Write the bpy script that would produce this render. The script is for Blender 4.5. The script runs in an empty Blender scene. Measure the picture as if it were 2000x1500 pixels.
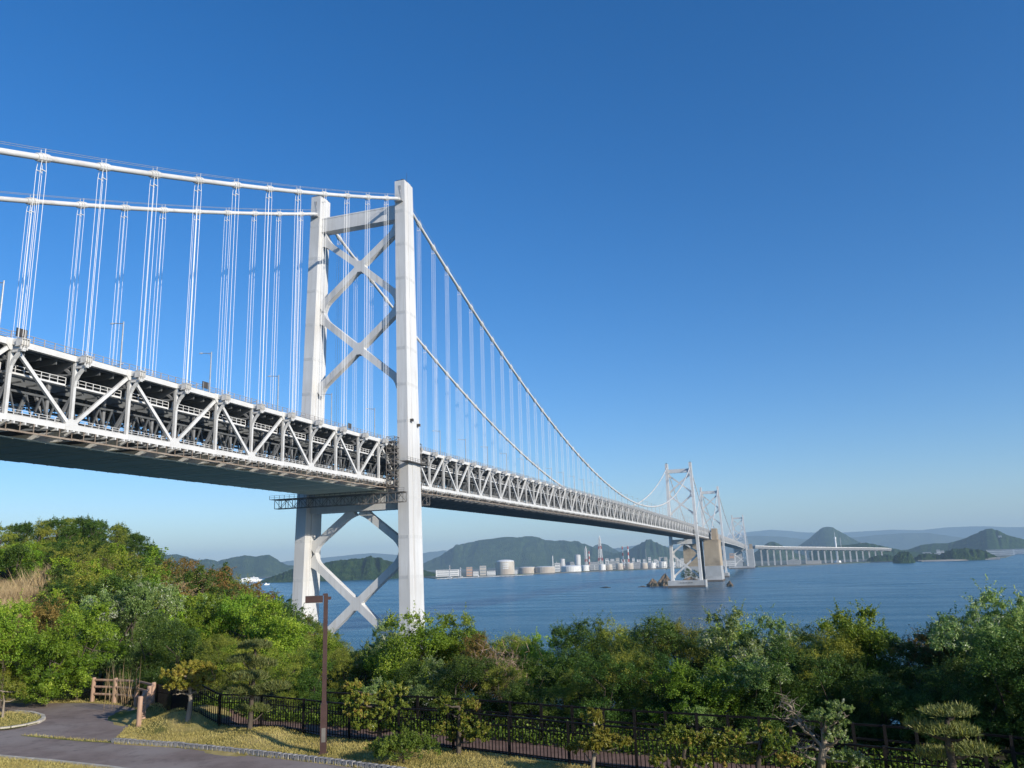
import bpy, math, random
import numpy as np
from mathutils import Vector, Matrix
rad = math.radians
rng = random.Random(7)
SC = bpy.context.scene
COL = SC.collection

# ------------------------------------------------------------------ camera
CAM = np.array([140.43, -253.05, 43.23])
RT = np.array([0.94840177, 0.31547642, -0.03176029])
UP = np.array([0.09828075, -0.19725797, 0.97541283])
FW = np.array([-0.30145477, 0.92820468, 0.21808506])
FPX = 1563.9
cd = bpy.data.cameras.new('camera'); cam = bpy.data.objects.new('camera', cd); COL.objects.link(cam)
cd.sensor_width = 36.0; cd.lens = FPX / 2000 * 36.0; cd.clip_start = 0.5; cd.clip_end = 90000
cam.matrix_world = Matrix(((RT[0], UP[0], -FW[0], CAM[0]), (RT[1], UP[1], -FW[1], CAM[1]), (RT[2], UP[2], -FW[2], CAM[2]), (0, 0, 0, 1)))
SC.camera = cam

# ------------------------------------------------------------------ world, sun, exposure
SUN_EL, SUN_AZ = rad(21.0), rad(112.6)          # azimuth clockwise from +Y
w = bpy.data.worlds.new('World'); SC.world = w; w.use_nodes = True
nt = w.node_tree; nt.nodes.clear()
sky = nt.nodes.new('ShaderNodeTexSky'); sky.sky_type = 'NISHITA'; sky.sun_disc = False
sky.sun_elevation = SUN_EL; sky.sun_rotation = SUN_AZ
sky.altitude = 0; sky.air_density = 1.0; sky.dust_density = 0.3; sky.ozone_density = 3.0
bg = nt.nodes.new('ShaderNodeBackground'); bg.inputs[1].default_value = 0.125
hsv = nt.nodes.new('ShaderNodeHueSaturation'); hsv.inputs['Saturation'].default_value = 1.34; hsv.inputs['Value'].default_value = 1.0; nt.links.new(sky.outputs[0], hsv.inputs['Color'])
ow = nt.nodes.new('ShaderNodeOutputWorld')
wb = nt.nodes.new('ShaderNodeMix'); wb.data_type = 'RGBA'; wb.blend_type = 'MULTIPLY'; wb.inputs[0].default_value = 1.0; wb.inputs[7].default_value = (0.92, 0.965, 1.14, 1)
nt.links.new(hsv.outputs[0], wb.inputs[6]); nt.links.new(wb.outputs[2], bg.inputs[0]); nt.links.new(bg.outputs[0], ow.inputs[0])
sl = bpy.data.lights.new('sun', 'SUN'); sl.energy = 5.0; sl.angle = rad(0.53); sl.color = (1.0, 0.93, 0.82)
so = bpy.data.objects.new('sun', sl); COL.objects.link(so)
SDIR = Vector((math.sin(SUN_AZ) * math.cos(SUN_EL), math.cos(SUN_AZ) * math.cos(SUN_EL), math.sin(SUN_EL)))
so.rotation_euler = SDIR.to_track_quat('Z', 'Y').to_euler()
SC.view_settings.view_transform = 'Standard'; SC.view_settings.look = 'None'
SC.view_settings.exposure = 0.18; SC.view_settings.gamma = 1.0; SC.view_settings.use_curve_mapping = False
SC.render.engine = 'CYCLES'
SC.cycles.max_bounces = 6; SC.cycles.diffuse_bounces = 3; SC.cycles.glossy_bounces = 3
SC.cycles.transmission_bounces = 4; SC.cycles.volume_bounces = 0; SC.cycles.transparent_max_bounces = 8
SC.cycles.use_denoising = True

# ------------------------------------------------------------------ helpers
def ray(x, y): return FW + RT * ((x - 1000) / FPX) + UP * ((750 - y) / FPX)
def onz(x, y, z):
    d = ray(x, y); return CAM + d * ((z - CAM[2]) / d[2])
def at(x, y, dist):                               # point on the ray at a horizontal distance
    d = ray(x, y); return CAM + d * (dist / math.hypot(d[0], d[1]))
def hor(x): return 1099 - (x - 1000) * 0.0325

def tag(o, label=None, cat=None, group=None, kind=None):
    if label: o['label'] = label
    if cat: o['category'] = cat
    if group: o['group'] = group
    if kind: o['kind'] = kind
    return o
def empty(name, loc=(0, 0, 0), parent=None, rz=0.0):
    o = bpy.data.objects.new(name, None); COL.objects.link(o); o.location = loc
    o.rotation_euler = (0, 0, rz); o.empty_display_size = 0.5
    if parent: o.parent = parent
    return o
def place(name, mesh, parent=None, loc=(0, 0, 0), rz=0.0, sc=None):
    o = bpy.data.objects.new(name, mesh); COL.objects.link(o); o.location = loc
    if rz: o.rotation_euler = (0, 0, rz)
    if sc: o.scale = sc
    if parent: o.parent = parent
    return o
ORD = ['first', 'second', 'third', 'fourth', 'fifth', 'sixth', 'seventh', 'eighth', 'ninth', 'tenth', 'eleventh', 'twelfth', 'thirteenth', 'fourteenth', 'fifteenth', 'sixteenth', 'seventeenth', 'eighteenth', 'nineteenth', 'twentieth']
def ordn(k):
    if k <= 20: return ORD[k - 1]
    tens = {2: 'twenty', 3: 'thirty', 4: 'forty'}[k // 10]
    return {20: 'twentieth', 30: 'thirtieth', 40: 'fortieth'}[k] if k % 10 == 0 else tens + '-' + ORD[k % 10 - 1]

class MB:
    def __init__(s): s.v = []; s.f = []; s.m = []
    def quadbox(s, P, m=0):
        b = len(s.v); s.v += [tuple(p) for p in P]
        for q in ((0, 3, 2, 1), (4, 5, 6, 7), (0, 1, 5, 4), (1, 2, 6, 5), (2, 3, 7, 6), (3, 0, 4, 7)):
            s.f.append(tuple(b + i for i in q)); s.m.append(m)
        return s
    def box(s, x0, x1, y0, y1, z0, z1, m=0):
        return s.quadbox([(x0, y0, z0), (x1, y0, z0), (x1, y1, z0), (x0, y1, z0), (x0, y0, z1), (x1, y0, z1), (x1, y1, z1), (x0, y1, z1)], m)
    def beam(s, a, b, w, h, up=(0, 0, 1), w2=None, h2=None, m=0):
        a = Vector(a); b = Vector(b); d = (b - a).normalized(); up = Vector(up)
        if abs(d.dot(up)) > .98: up = Vector((0, 1, 0))
        sx = d.cross(up).normalized(); sz = sx.cross(d)
        w2 = w if w2 is None else w2; h2 = h if h2 is None else h2
        P = []
        for c, ww, hh in ((a, w, h), (b, w2, h2)):
            for i, j in ((-1, -1), (1, -1), (1, 1), (-1, 1)): P.append(c + sx * (i * ww / 2) + sz * (j * hh / 2))
        return s.quadbox(P, m)
    def tube(s, pts, rr, n=8, cap=True, m=0):
        pts = [Vector(p) for p in pts]
        if not hasattr(rr, '__len__'): rr = [rr] * len(pts)
        base = len(s.v); prev = None
        for i, p in enumerate(pts):
            d = (pts[min(i + 1, len(pts) - 1)] - pts[max(i - 1, 0)]).normalized()
            ref = Vector((0, 0, 1)) if abs(d.z) < .9 else Vector((1, 0, 0))
            if prev is not None and abs(d.dot(prev)) < .98: ref = prev
            sx = d.cross(ref).normalized(); sz = sx.cross(d); prev = ref
            for k in range(n):
                t = 2 * math.pi * k / n
                s.v.append(tuple(p + (sx * math.cos(t) + sz * math.sin(t)) * rr[i]))
        for i in range(len(pts) - 1):
            for k in range(n):
                s.f.append((base + i * n + k, base + i * n + (k + 1) % n, base + (i + 1) * n + (k + 1) % n, base + (i + 1) * n + k)); s.m.append(m)
        if cap:
            s.f.append(tuple(base + k for k in reversed(range(n)))); s.m.append(m)
            s.f.append(tuple(base + (len(pts) - 1) * n + k for k in range(n))); s.m.append(m)
        return s
    def prism(s, poly, y0, y1, m=0, axes='xzy'):   # polygon in two axes extruded along the third
        b = len(s.v); n = len(poly)
        for e in (y0, y1):
            for p, q in poly:
                s.v.append((p, e, q) if axes == 'xzy' else ((p, q, e) if axes == 'xyz' else (e, p, q)))
        s.f.append(tuple(b + i for i in range(n))); s.m.append(m)
        s.f.append(tuple(b + n + i for i in reversed(range(n)))); s.m.append(m)
        for i in range(n):
            s.f.append((b + i, b + n + i, b + n + (i + 1) % n, b + (i + 1) % n)); s.m.append(m)
        return s
    def loft(s, rings, cap=True, m=0):
        b = len(s.v); n = len(rings[0])
        for r in rings: s.v += [tuple(p) for p in r]
        for i in range(len(rings) - 1):
            for k in range(n):
                s.f.append((b + i * n + k, b + i * n + (k + 1) % n, b + (i + 1) * n + (k + 1) % n, b + (i + 1) * n + k)); s.m.append(m)
        if cap:
            s.f.append(tuple(b + k for k in reversed(range(n)))); s.m.append(m)
            s.f.append(tuple(b + (len(rings) - 1) * n + k for k in range(n))); s.m.append(m)
        return s
    def mesh(s, name, mats, smooth=False):
        me = bpy.data.meshes.new(name); me.from_pydata(s.v, [], s.f)
        mats = mats if isinstance(mats, (list, tuple)) else [mats]
        for mm in mats: me.materials.append(mm)
        if len(mats) > 1: me.polygons.foreach_set('material_index', s.m)
        import bmesh
        bm = bmesh.new(); bm.from_mesh(me); bmesh.ops.recalc_face_normals(bm, faces=bm.faces); bm.to_mesh(me); bm.free()
        if smooth: me.polygons.foreach_set('use_smooth', [True] * len(me.polygons))
        me.update(); return me
    def build(s, name, mats, parent=None, loc=(0, 0, 0), rz=0.0, smooth=False):
        return place(name, s.mesh(name, mats, smooth), parent, loc, rz)

# ------------------------------------------------------------------ materials
def mk(name):
    m = bpy.data.materials.new(name); m.use_nodes = True
    n = m.node_tree.nodes; n.clear(); o = n.new('ShaderNodeOutputMaterial'); b = n.new('ShaderNodeBsdfPrincipled')
    m.node_tree.links.new(b.outputs[0], o.inputs[0]); return m, n, m.node_tree.links, b, o
def surf(name, c1, c2, scale=1.0, rough=0.6, bump=0.0, bscale=None, detail=6, spec=0.4, metal=0.0, c3=None, s3=0.1, coords='Object', stretch=None, lo=0.35, hi=0.65, streak=None):
    m, n, L, b, o = mk(name)
    tc = n.new('ShaderNodeTexCoord'); src = tc.outputs[coords]
    if coords == 'World':
        pass
    if stretch:
        mp = n.new('ShaderNodeMapping'); mp.inputs['Scale'].default_value = stretch; L.new(src, mp.inputs[0]); src = mp.outputs[0]
    t = n.new('ShaderNodeTexNoise'); t.inputs['Scale'].default_value = scale; t.inputs['Detail'].default_value = detail; t.inputs['Roughness'].default_value = .6
    L.new(src, t.inputs['Vector'])
    r = n.new('ShaderNodeValToRGB'); r.color_ramp.elements[0].position = lo; r.color_ramp.elements[1].position = hi
    r.color_ramp.elements[0].color = (*c1, 1); r.color_ramp.elements[1].color = (*c2, 1); L.new(t.outputs[0], r.inputs[0])
    col = r.outputs[0]
    if c3:
        t3 = n.new('ShaderNodeTexNoise'); t3.inputs['Scale'].default_value = s3; t3.inputs['Detail'].default_value = 4; L.new(tc.outputs[coords], t3.inputs['Vector'])
        r3 = n.new('ShaderNodeValToRGB'); r3.color_ramp.elements[0].position = .45; r3.color_ramp.elements[1].position = .62; L.new(t3.outputs[0], r3.inputs[0])
        mx = n.new('ShaderNodeMix'); mx.data_type = 'RGBA'; L.new(r3.outputs[0], mx.inputs[0]); L.new(col, mx.inputs[6]); mx.inputs[7].default_value = (*c3, 1); col = mx.outputs[2]
    if streak:
        mp2 = n.new('ShaderNodeMapping'); mp2.inputs['Scale'].default_value = streak[1]; L.new(tc.outputs[coords], mp2.inputs[0])
        t4 = n.new('ShaderNodeTexNoise'); t4.inputs['Scale'].default_value = 1.0; t4.inputs['Detail'].default_value = 7; t4.inputs['Roughness'].default_value = .7; L.new(mp2.outputs[0], t4.inputs['Vector'])
        r4 = n.new('ShaderNodeMapRange'); r4.inputs[1].default_value = .52; r4.inputs[2].default_value = .74; r4.inputs[4].default_value = streak[2]; L.new(t4.outputs[0], r4.inputs[0])
        m4 = n.new('ShaderNodeMix'); m4.data_type = 'RGBA'; L.new(r4.outputs[0], m4.inputs[0]); L.new(col, m4.inputs[6]); m4.inputs[7].default_value = (*streak[0], 1); col = m4.outputs[2]
    L.new(col, b.inputs['Base Color']); b.inputs['Roughness'].default_value = rough; b.inputs['Metallic'].default_value = metal
    b.inputs['Specular IOR Level'].default_value = spec
    if bump:
        tb = n.new('ShaderNodeTexNoise'); tb.inputs['Scale'].default_value = bscale or scale * 4; tb.inputs['Detail'].default_value = 5; L.new(src, tb.inputs['Vector'])
        bp = n.new('ShaderNodeBump'); bp.inputs['Strength'].default_value = bump; bp.inputs['Distance'].default_value = .05
        L.new(tb.outputs[0], bp.inputs['Height']); L.new(bp.outputs[0], b.inputs['Normal'])
    return m
M = {}
M['white'] = surf('white_painted_steel', (.62, .615, .59), (.71, .70, .675), .25, .45, stretch=(1, 1, .15), c3=(.58, .57, .54), s3=.05, streak=((.36, .31, .25), (.9, .25, .5), .5))
M['tower'] = surf('tower_paint', (.61, .605, .585), (.71, .705, .685), .22, .5, stretch=(1.5, 1.5, .12), c3=(.565, .555, .53), s3=.035, streak=((.36, .31, .25), (1.1, 1.1, .035), .55))
M['splice'] = surf('splice_plate_paint', (.50, .50, .49), (.58, .58, .56), 1.0, .6)
M['rope'] = surf('hanger_rope_paint', (.72, .71, .68), (.8, .79, .76), .5, .5)
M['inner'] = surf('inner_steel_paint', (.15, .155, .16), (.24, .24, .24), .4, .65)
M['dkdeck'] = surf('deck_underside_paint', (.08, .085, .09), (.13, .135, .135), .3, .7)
M['soffit'] = surf('soffit_panels', (.52, .52, .39), (.62, .61, .47), .15, .85, stretch=(1, .25, 1))
M['scaf'] = surf('scaffold_steel', (.12, .11, .095), (.22, .20, .18), .8, .7)
M['galv'] = surf('galvanised_steel', (.38, .38, .37), (.5, .5, .49), 1.5, .45, metal=.3)
M['rail'] = surf('deck_railing_paint', (.30, .27, .25), (.42, .38, .35), 1.5, .5)
M['rust'] = surf('inspection_rail', (.20, .15, .11), (.33, .27, .21), .6, .75)
M['asph'] = surf('bridge_road_asphalt', (.05, .05, .05), (.07, .07, .07), 1, .85)
M['conc'] = surf('anchorage_concrete', (.36, .285, .19), (.50, .41, .29), .05, .85, stretch=(1, 1, .3), c3=(.27, .21, .14), s3=.03, bump=.3, bscale=.5)
M['concg'] = surf('repaired_concrete', (.33, .34, .34), (.40, .41, .41), .06, .85)
M['pier'] = surf('pier_concrete', (.42, .43, .43), (.54, .54, .53), .1, .8, c3=(.36, .36, .35), s3=.06)
M['tide'] = surf('tidal_band', (.085, .065, .05), (.14, .11, .085), .4, .8)
M['lampw'] = surf('lamp_head', (.6, .62, .62), (.7, .7, .7), 2, .35)
M['dark'] = surf('dark_panel', (.05, .045, .04), (.08, .07, .06), 1, .6)

# ------------------------------------------------------------------ suspension bridges
PL = 13.75                                       # truss panel
PTS = [(-400, 82.6), (-274, 83.2), (0, 85.0), (400, 88.3), (700, 89.3), (990, 89.6), (1264, 89.2), (1538, 87.2), (2088, 85), (2638, 79.5), (2912, 75.5)]
def zt(y):
    for (a, za), (b, zb) in zip(PTS, PTS[1:]):
        if y <= b: return za + (zb - za) * (y - a) / (b - a)
    return PTS[-1][1]
DEP = 13.3
def smooth_cable(f, y0, y1, n): return [f(y0 + (y1 - y0) * i / n) for i in range(n + 1)]
def side_cable(y, ytow, ztow): d = abs(y - ytow); return ztow - .434 * d + .00028 * d * d
def main_cable(y, a, b, za, zb, low):
    t = (y - a) / (b - a); lin = za + (zb - za) * t; sag = (za + zb) / 2 - low
    return lin - 4 * sag * t * (1 - t)

# ---- tower
def leg_hy(z): return 3.55 + (184 - z) / 164 * 2.1
def leg_x(z): return 17.8 + (184 - z) * .0172
def make_tower(parent, y, zs=1.0, detail=True, zc=178.5):
    T = empty('tower', (0, y, 0), parent)
    for s in (-1, 1):
        mb = MB(); rings = []
        for z in (6, 40, 80, 120, 160, 184):
            c = s * leg_x(z); h = leg_hy(z); a = 2.0; q = h * .34; e = .22
            loop = [(-a, -h), (a, -h), (a, -q), (a + e, -q), (a + e, q), (a, q), (a, h), (-a, h), (-a, q), (-a - e, q), (-a - e, -q), (-a, -q)]
            rings.append([(c + px_, py_, z * zs) for px_, py_ in loop])
        mb.loft(rings); lg = mb.build('leg', M['tower'], T)
        if detail:
            # cap, saddle collar and top kit
            mb = MB(); h = leg_hy(184); c = s * leg_x(184)
            mb.box(c - 1.7, c + 1.7, -h + .5, h - .5, 184, 184.5); mb.tube([(c, -1.2, 184.5), (c, -1.2, 185.6)], [.55, .35], 8); mb.tube([(c + .9, .8, 184.4), (c + .9, .8, 189)], .05, 5)
            mb.build('top_cap', M['dark'], T)
            mb = MB(); c = s * leg_x(180)
            mb.box(c - 1.5, c + 1.5, -h - 1.5, -h - .02, 175.2, 175.35)
            for q_ in range(4): mb.box(c - 1.5 + q_ * .97, c - 1.42 + q_ * .97, -h - 1.5, -h - 1.42, 175.35, 176.5)
            mb.box(c - 1.5, c + 1.5, -h - 1.5, -h - 1.42, 176.45, 176.55); mb.beam((c + .6, -h - .06, 176), (c - .3, -h - .06, 182), .5, .1, (0, 1, 0))
            mb.build('saddle_platform', M['galv'], T)
            tag(MB().box(c - .35, c + .35, -h - .05, -h + .05, 180.2, 181.9).build('hatch', M['scaf'], T)) 
            for zz, dy_ in ((92.5, -2.5), (91.5, 3.0)):
                xo = s * (leg_x(zz) + 2.2); MB().box(min(xo, xo + s * .9), max(xo, xo + s * .9), dy_ - .5, dy_ + .5, zz, zz + .9).build('camera_box', M['dark'], T)
            for k in range(11):
                z = 171.8 - 13.2 * k
                if z < 20: break
                mb = MB(); c = s * leg_x(z); h = leg_hy(z) + .02
                n = 7
                for i in range(n):
                    xx = c - 1.8 + 3.6 * i / n
                    for sy in (-1, 1): mb.box(xx, xx + .34, sy * h - .035, sy * h + .035, z - .55, z + .55)
                n = 12
                for i in range(n):
                    yy = -h + .25 + (2 * h - .5) * i / n; mid = abs(yy + .25) < h * .34 - .3
                    edge = abs(abs(yy + .25) - h * .34) < .35
                    if edge: continue
                    for sx in (-1, 1):
                        xf = c + sx * (2.0 + (.22 if mid else 0)); mb.box(xf - .035, xf + .035, yy, yy + .34, z - .55, z + .55)
                tag(mb.build('splice_band', M['splice'], T), kind='stuff')
    def arm(a, b, w=2.5, fl=(1.6, 1.2), dep=2.5, name='brace'):
        # in-plane box member with flared ends
        a = Vector(a); b = Vector(b); L = (b - a).length; d = (b - a) / L; nrm = Vector((-d.y, d.x))
        prof = []
        for t in (0, .8, 1.8, 3.0, 4.4):
            prof.append((t, w / 2 + fl[0] * (1 - t / 4.4) ** 2))
        for t in (4.4, 3.0, 1.8, .8, 0):
            prof.append((L - t, w / 2 + fl[1] * (1 - t / 4.4) ** 2))
        up = [a + d * t + nrm * hw for t, hw in prof]; dn = [a + d * t - nrm * hw for t, hw in reversed(prof)]
        mb = MB(); mb.prism([(p.x, p.y * zs) for p in up + dn], -dep / 2, dep / 2)
        mb.build(name, M['tower'], T)
    def xbrace(zt_, zb_, zm, w=2.4):
        xt = leg_x(zt_) - 1.9; xb = leg_x(zb_) - 1.9
        for s in (-1, 1):
            arm((s * xt, zt_), (s * .5, zm + .42), w, (1.8, .0)); arm((s * xb, zb_), (s * .5, zm - .42), w, (1.8, .0))
        mb = MB(); g = 2.25
        mb.prism([(g * math.cos(k * math.pi / 8 + .2), (zm + g * math.sin(k * math.pi / 8 + .2)) * zs) for k in range(16)], -1.254, 1.254)
        mb.build('gusset_plate', M['tower'], T)
    xi = leg_x(172) - 1.9
    mb = MB(); mb.box(-xi, xi, -1.9, 1.9, 169.6 * zs, 175.2 * zs); mb.box(-xi, xi, -2.0, 2.0, 174.7 * zs, 175.25 * zs); mb.build('cross_beam', M['tower'], T)
    xbrace(166.5, 139.5, 153.6); xbrace(135.5, 107.5, 121.6)
    xi = leg_x(66) - 1.9
    mb = MB(); mb.box(-xi, xi, -2.6, 2.6, 62.6 * zs, 69.6 * zs); mb.build('deck_beam', M['tower'], T)
    for s in (-1, 1): arm((s * (leg_x(52) - 1.9), 50.5), (s * 1.7, 63.0), 2.3, (1.6, 1.0), 2.5 if s < 0 else 2.51)
    xbrace(46.5, 15.5, 31.3, 2.5)
    return T
def pier_block(parent, y, hx, hy_, h=10.0, rail=True):
    P = empty('pier', (0, y, 0), parent)
    MB().box(-hx, hx, -hy_, hy_, 2.8, h).build('concrete_block', M['pier'], P)
    MB().box(-hx - .15, hx + .15, -hy_ - .15, hy_ + .15, -6, 2.8).build('tidal_base', M['tide'], P)
    mb = MB()
    for i in range(13):
        t = -hy_ + 2 * hy_ * i / 12; mb.box(hx + .2, hx + 1.2, t - .45, t + .45, -1, h + .6)
    if rail: tag(mb.build('fender', M['white'], P), kind='stuff')
    mb = MB()
    for i in range(5): mb.box(-9 + i * 4, -7 + i * 4, -hy_ - .6, -hy_, h - 3.6, h - 2.6)
    if rail: tag(mb.build('access_ladder', M['scaf'], P), kind='stuff')
    return P

# ---- near bridge
B1 = tag(empty('suspension_bridge', (0, 0, 0)), 'near white double-deck suspension bridge with big tower above the wooded hill', 'bridge')
make_tower(B1, 0); make_tower(B1, 990)
pier_block(B1, 0, 29, 12); pier_block(B1, 990, 27, 11)

ZC = 178.3
def cable_z1(y):
    if y < 0: return side_cable(y, 0, ZC)
    if y <= 990: return main_cable(y, 0, 990, ZC, ZC, 92.6)
    return side_cable(y, 990, ZC)
def make_cables(parent, fz, y0, y1, towers, rcab, nodes, detail_to=0):
    ys = sorted(set([y0 + (y1 - y0) * i / 170 for i in range(171)] + list(towers)))
    hm = {}
    for s in (-1, 1):
        mb = MB(); mb.tube([(s * 17.6, y, fz(y)) for y in ys], rcab, 12); c = mb.build('main_cable', M['white'], parent, smooth=True)
        mb = MB()
        for o in (-.55, .55): mb.tube([(s * 17.6 + o, y, fz(y) + 1.65) for y in ys if y < detail_to], .045, 4)
        if detail_to > y0: mb.build('hand_rope', M['galv'], c)
        for y in nodes:
            z = fz(y); top = zt(y) + .5
            if any(abs(y - t) < 5 for t in towers) or z - top < 1.5: continue
            sl = (fz(y + .5) - fz(y - .5)); ln = 1.25
            mb = MB(); a = Vector((s * 17.6, y - ln, z - sl * ln)); b = Vector((s * 17.6, y + ln, z + sl * ln))
            mb.tube([a, b], rcab * 1.32, 10); mb.tube([a + (b - a) * .3, a + (b - a) * .42], rcab * 1.55, 10); mb.tube([a + (b - a) * .58, a + (b - a) * .7], rcab * 1.55, 10)
            if y < detail_to:
                for o in (-.55, .55): mb.tube([(s * 17.6 + o, y, z + .4), (s * 17.6 + o, y, z + 1.75)], .06, 5)
            mb.build('cable_band', M['white'], c)
            mb = MB(); r = .055 if y < 0 else (.037 if y < 330 else .031)
            for dx in (-.5, .5):
                for dy in (-.62, .62):
                    mb.tube([(s * 17.6 + dx * .9, y + dy * .6, z - rcab * .3), (s * 17.6 + dx, y + dy, z - 2.6), (s * 17.6 + dx, y + dy, top)], r, 4)
            if y < detail_to: mb.beam((s * 17.6 - .5, y, z - 2.6), (s * 17.6 + .5, y, z - 2.6), .12, .12); mb.beam((s * 17.6 - .5, y - .62, z - 2.6), (s * 17.6 - .5, y + .62, z - 2.6), .12, .12); mb.beam((s * 17.6 + .5, y - .62, z - 2.6), (s * 17.6 + .5, y + .62, z - 2.6), .12, .12)
            tag(mb.build('hanger', M['rope'], parent), kind='stuff')
NODES1 = [k * PL for k in range(-20, 93)]
make_cables(B1, cable_z1, -274, 1264, (0, 990), .60, [y for y in NODES1 if abs(y) > 5], 300)

# ---- truss pieces, origin on the axis at a node, z = top chord
def mesh_of(f, name, mats):
    mb = MB(); f(mb); return mb.mesh(name, mats)
PC = {}
for s in (-1, 1):
    PC['top', s] = MB().box(15 * s - .45, 15 * s + .45, 0, PL, -.55, .55).mesh('top_chord', M['white'])
    mb = MB().box(15 * s - .45, 15 * s + .45, 0, PL, -DEP - .5, -DEP + .5)
    for i in range(6): mb.box(15 * s - .8, 15 * s + .8, 1.2 + i * 2.25, 1.5 + i * 2.25, -DEP - 1.0, -DEP - .5)
    PC['bot', s] = mb.mesh('bottom_chord', M['white'])
    PC['vert', s] = MB().beam((15 * s, 0, -DEP + .4), (15 * s, 0, -.5), .62, .6, (0, 1, 0)).mesh('vertical_post', M['white'])
    PC['dup', s] = MB().beam((15 * s, .35, -DEP + .5), (15 * s, PL - .35, -.6), .54, .66).mesh('diagonal', M['white'])
    PC['ddn', s] = MB().beam((15 * s, .35, -.6), (15 * s, PL - .35, -DEP + .5), .54, .66).mesh('diagonal', M['white'])
    mb = MB()
    arc = [(15.1, -5.4), (15.35, -4.2), (16.0, -3.1), (16.75, -2.3), (17.1, -1.9)]
    for (a, b), (c, d) in zip(arc, arc[1:]): mb.beam((a * s, 0, b), (c * s, 0, d), .5, .55, (0, 1, 0))
    mb.box(min(15.5 * s, 18.0 * s), max(15.5 * s, 18.0 * s), -.32, .32, -1.95, -1.35)
    mb.box(17.3 * s - .6, 17.3 * s + .6, -.8, .8, -1.1, -.95)
    for i in range(4): mb.box(17.6 * s - .68, 17.6 * s + .68, -.8 + i * .5, -.72 + i * .5, -.95, .22)
    mb.box(17.6 * s - .35, 17.6 * s + .35, -.74, .74, -.85, .12); mb.box(17.6 * s - .72, 17.6 * s + .72, -.86, .86, .14, .26)
    for i in (-.6, 0, .6): mb.tube([(17.95 * s, i, -1.7), (17.95 * s, i, -1.2)], .16, 6)
    mb.box(min(15.4 * s, 17.4 * s), max(15.4 * s, 17.4 * s), -.4, .4, -.6, .35)
    PC['brk', s] = mb.mesh('hanger_bracket', M['white'])
    mb = MB()
    # gussets at chord joints
    mb.box(15 * s - .5, 15 * s + .5, -1.5, 1.5, -.7, .6)
    mb.prism([(-1.5, -.5), (1.5, -.5), (.7, -1.5), (-.7, -1.5)], 15 * s - .48, 15 * s + .48, axes='yzx')
    PC['gus', s] = mb.mesh('gusset', M['white'])
    mb = MB(); mb.prism([(-1.5, -DEP + .45), (1.5, -DEP + .45), (.7, -DEP + 1.5), (-.7, -DEP + 1.5)], 15 * s - .48, 15 * s + .48, axes='yzx')
    mb.box(15 * s - .52, 15 * s + .52, -1.6, 1.6, -DEP - .6, -DEP + .6); PC['gusb', s] = mb.mesh('gusset', M['white'])
    # railing on the road deck edge
    mb = MB()
    for i in range(6): mb.box(14.5 * s - .07, 14.5 * s + .07, i * 2.29, i * 2.29 + .13, .9, 2.2)
    for z in (1.25, 1.6, 2.15): mb.box(14.5 * s - .05, 14.5 * s + .05, .0, PL, z, z + .07)
    PC['rail', s] = mb.mesh('railing', M['rail'])
    # inner walkway
    mb = MB(); mb.box(12.9 * s - .55, 12.9 * s + .55, .5, PL - .5, -5.1, -4.75)
    for i in range(8):
        mb.box(13.4 * s - .05, 13.4 * s + .05, .6 + i * 1.8, .72 + i * 1.8, -4.75, -3.5)
    for z in (-4.2, -3.55): mb.box(13.4 * s - .05, 13.4 * s + .05, .5, PL - .5, z, z + .09)
    PC['walk', s] = mb.mesh('walkway', M['white'])
    mb = MB(); mb.box(13.6 * s - .7, 13.6 * s + .7, 0, PL, -DEP + .2, -DEP + .35)
    for i in range(8):
        mb.box(14.2 * s - .05, 14.2 * s + .05, .6 + i * 1.72, .7 + i * 1.72, -DEP + .35, -DEP + 1.75)
    for z in (.8, 1.25, 1.7): mb.box(14.2 * s - .05, 14.2 * s + .05, 0, PL, -DEP + z, -DEP + z + .07)
    PC['low', s] = mb.mesh('lower_walkway', M['white'])
    mb = MB(); mb.box(15.9 * s - .12, 15.9 * s + .12, 0, PL, -DEP - 2.5, -DEP - 2.2); mb.box(15.2 * s - .5, 15.2 * s + .5, 0, PL, -DEP - 2.2, -DEP - 2.12)
    for i in range(5): mb.box(15.5 * s - .06, 15.5 * s + .06, i * 2.75, i * 2.75 + .12, -DEP - 2.2, -DEP - .5)
    PC['insp', s] = mb.mesh('inspection_rail', M['rust'])
mb = MB()   # transverse frame at each node
mb.prism([(-14.6, -.5), (14.6, -.5), (14.6, -1.2), (9, -3.1), (-9, -3.1), (-14.6, -1.2)], -.22, .22)
mb.box(-14.5, 14.5, -.45, .45, -3.35 + .2, -3.0)
for s in (-1, 1):
    mb.beam((14.6 * s, 0, -3.2), (12.4 * s, 0, -1.6), .5, .5, (0, 1, 0)); mb.beam((14.7 * s, 0, -7.5), (11.0 * s, 0, -12.6), .5, .55, (0, 1, 0)); mb.beam((14.75 * s, 0, -7.6), (14.5 * s, 0, -1.2), .5, .5, (0, 1, 0))
    mb.beam((8.6 * s, 0, -DEP), (8.6 * s, 0, -3.2), .6, .6, (0, 1, 0))
    mb.beam((8.4 * s, 0, -12.6), (4.4 * s, 0, -3.3), .5, .5, (0, 1, 0)); mb.beam((4.4 * s, 0, -3.3), (.3 * s, 0, -12.4), .5, .5, (0, 1, 0))
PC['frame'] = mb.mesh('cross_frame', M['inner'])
mb = MB()
for dy in (0,):
    mb.prism([(-16.0, -DEP - .55), (16.0, -DEP - .55), (16.0, -DEP - .9), (12, -DEP - 2.4), (-12, -DEP - 2.4), (-16.0, -DEP - .9)], -.25, .25)
    mb.box(-15.8, 15.8, -.55, .55, -DEP - 2.55, -DEP - 2.4)
PC['lbeam'] = mb.mesh('lower_floor_beam', M['white'])
mb = MB()
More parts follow.
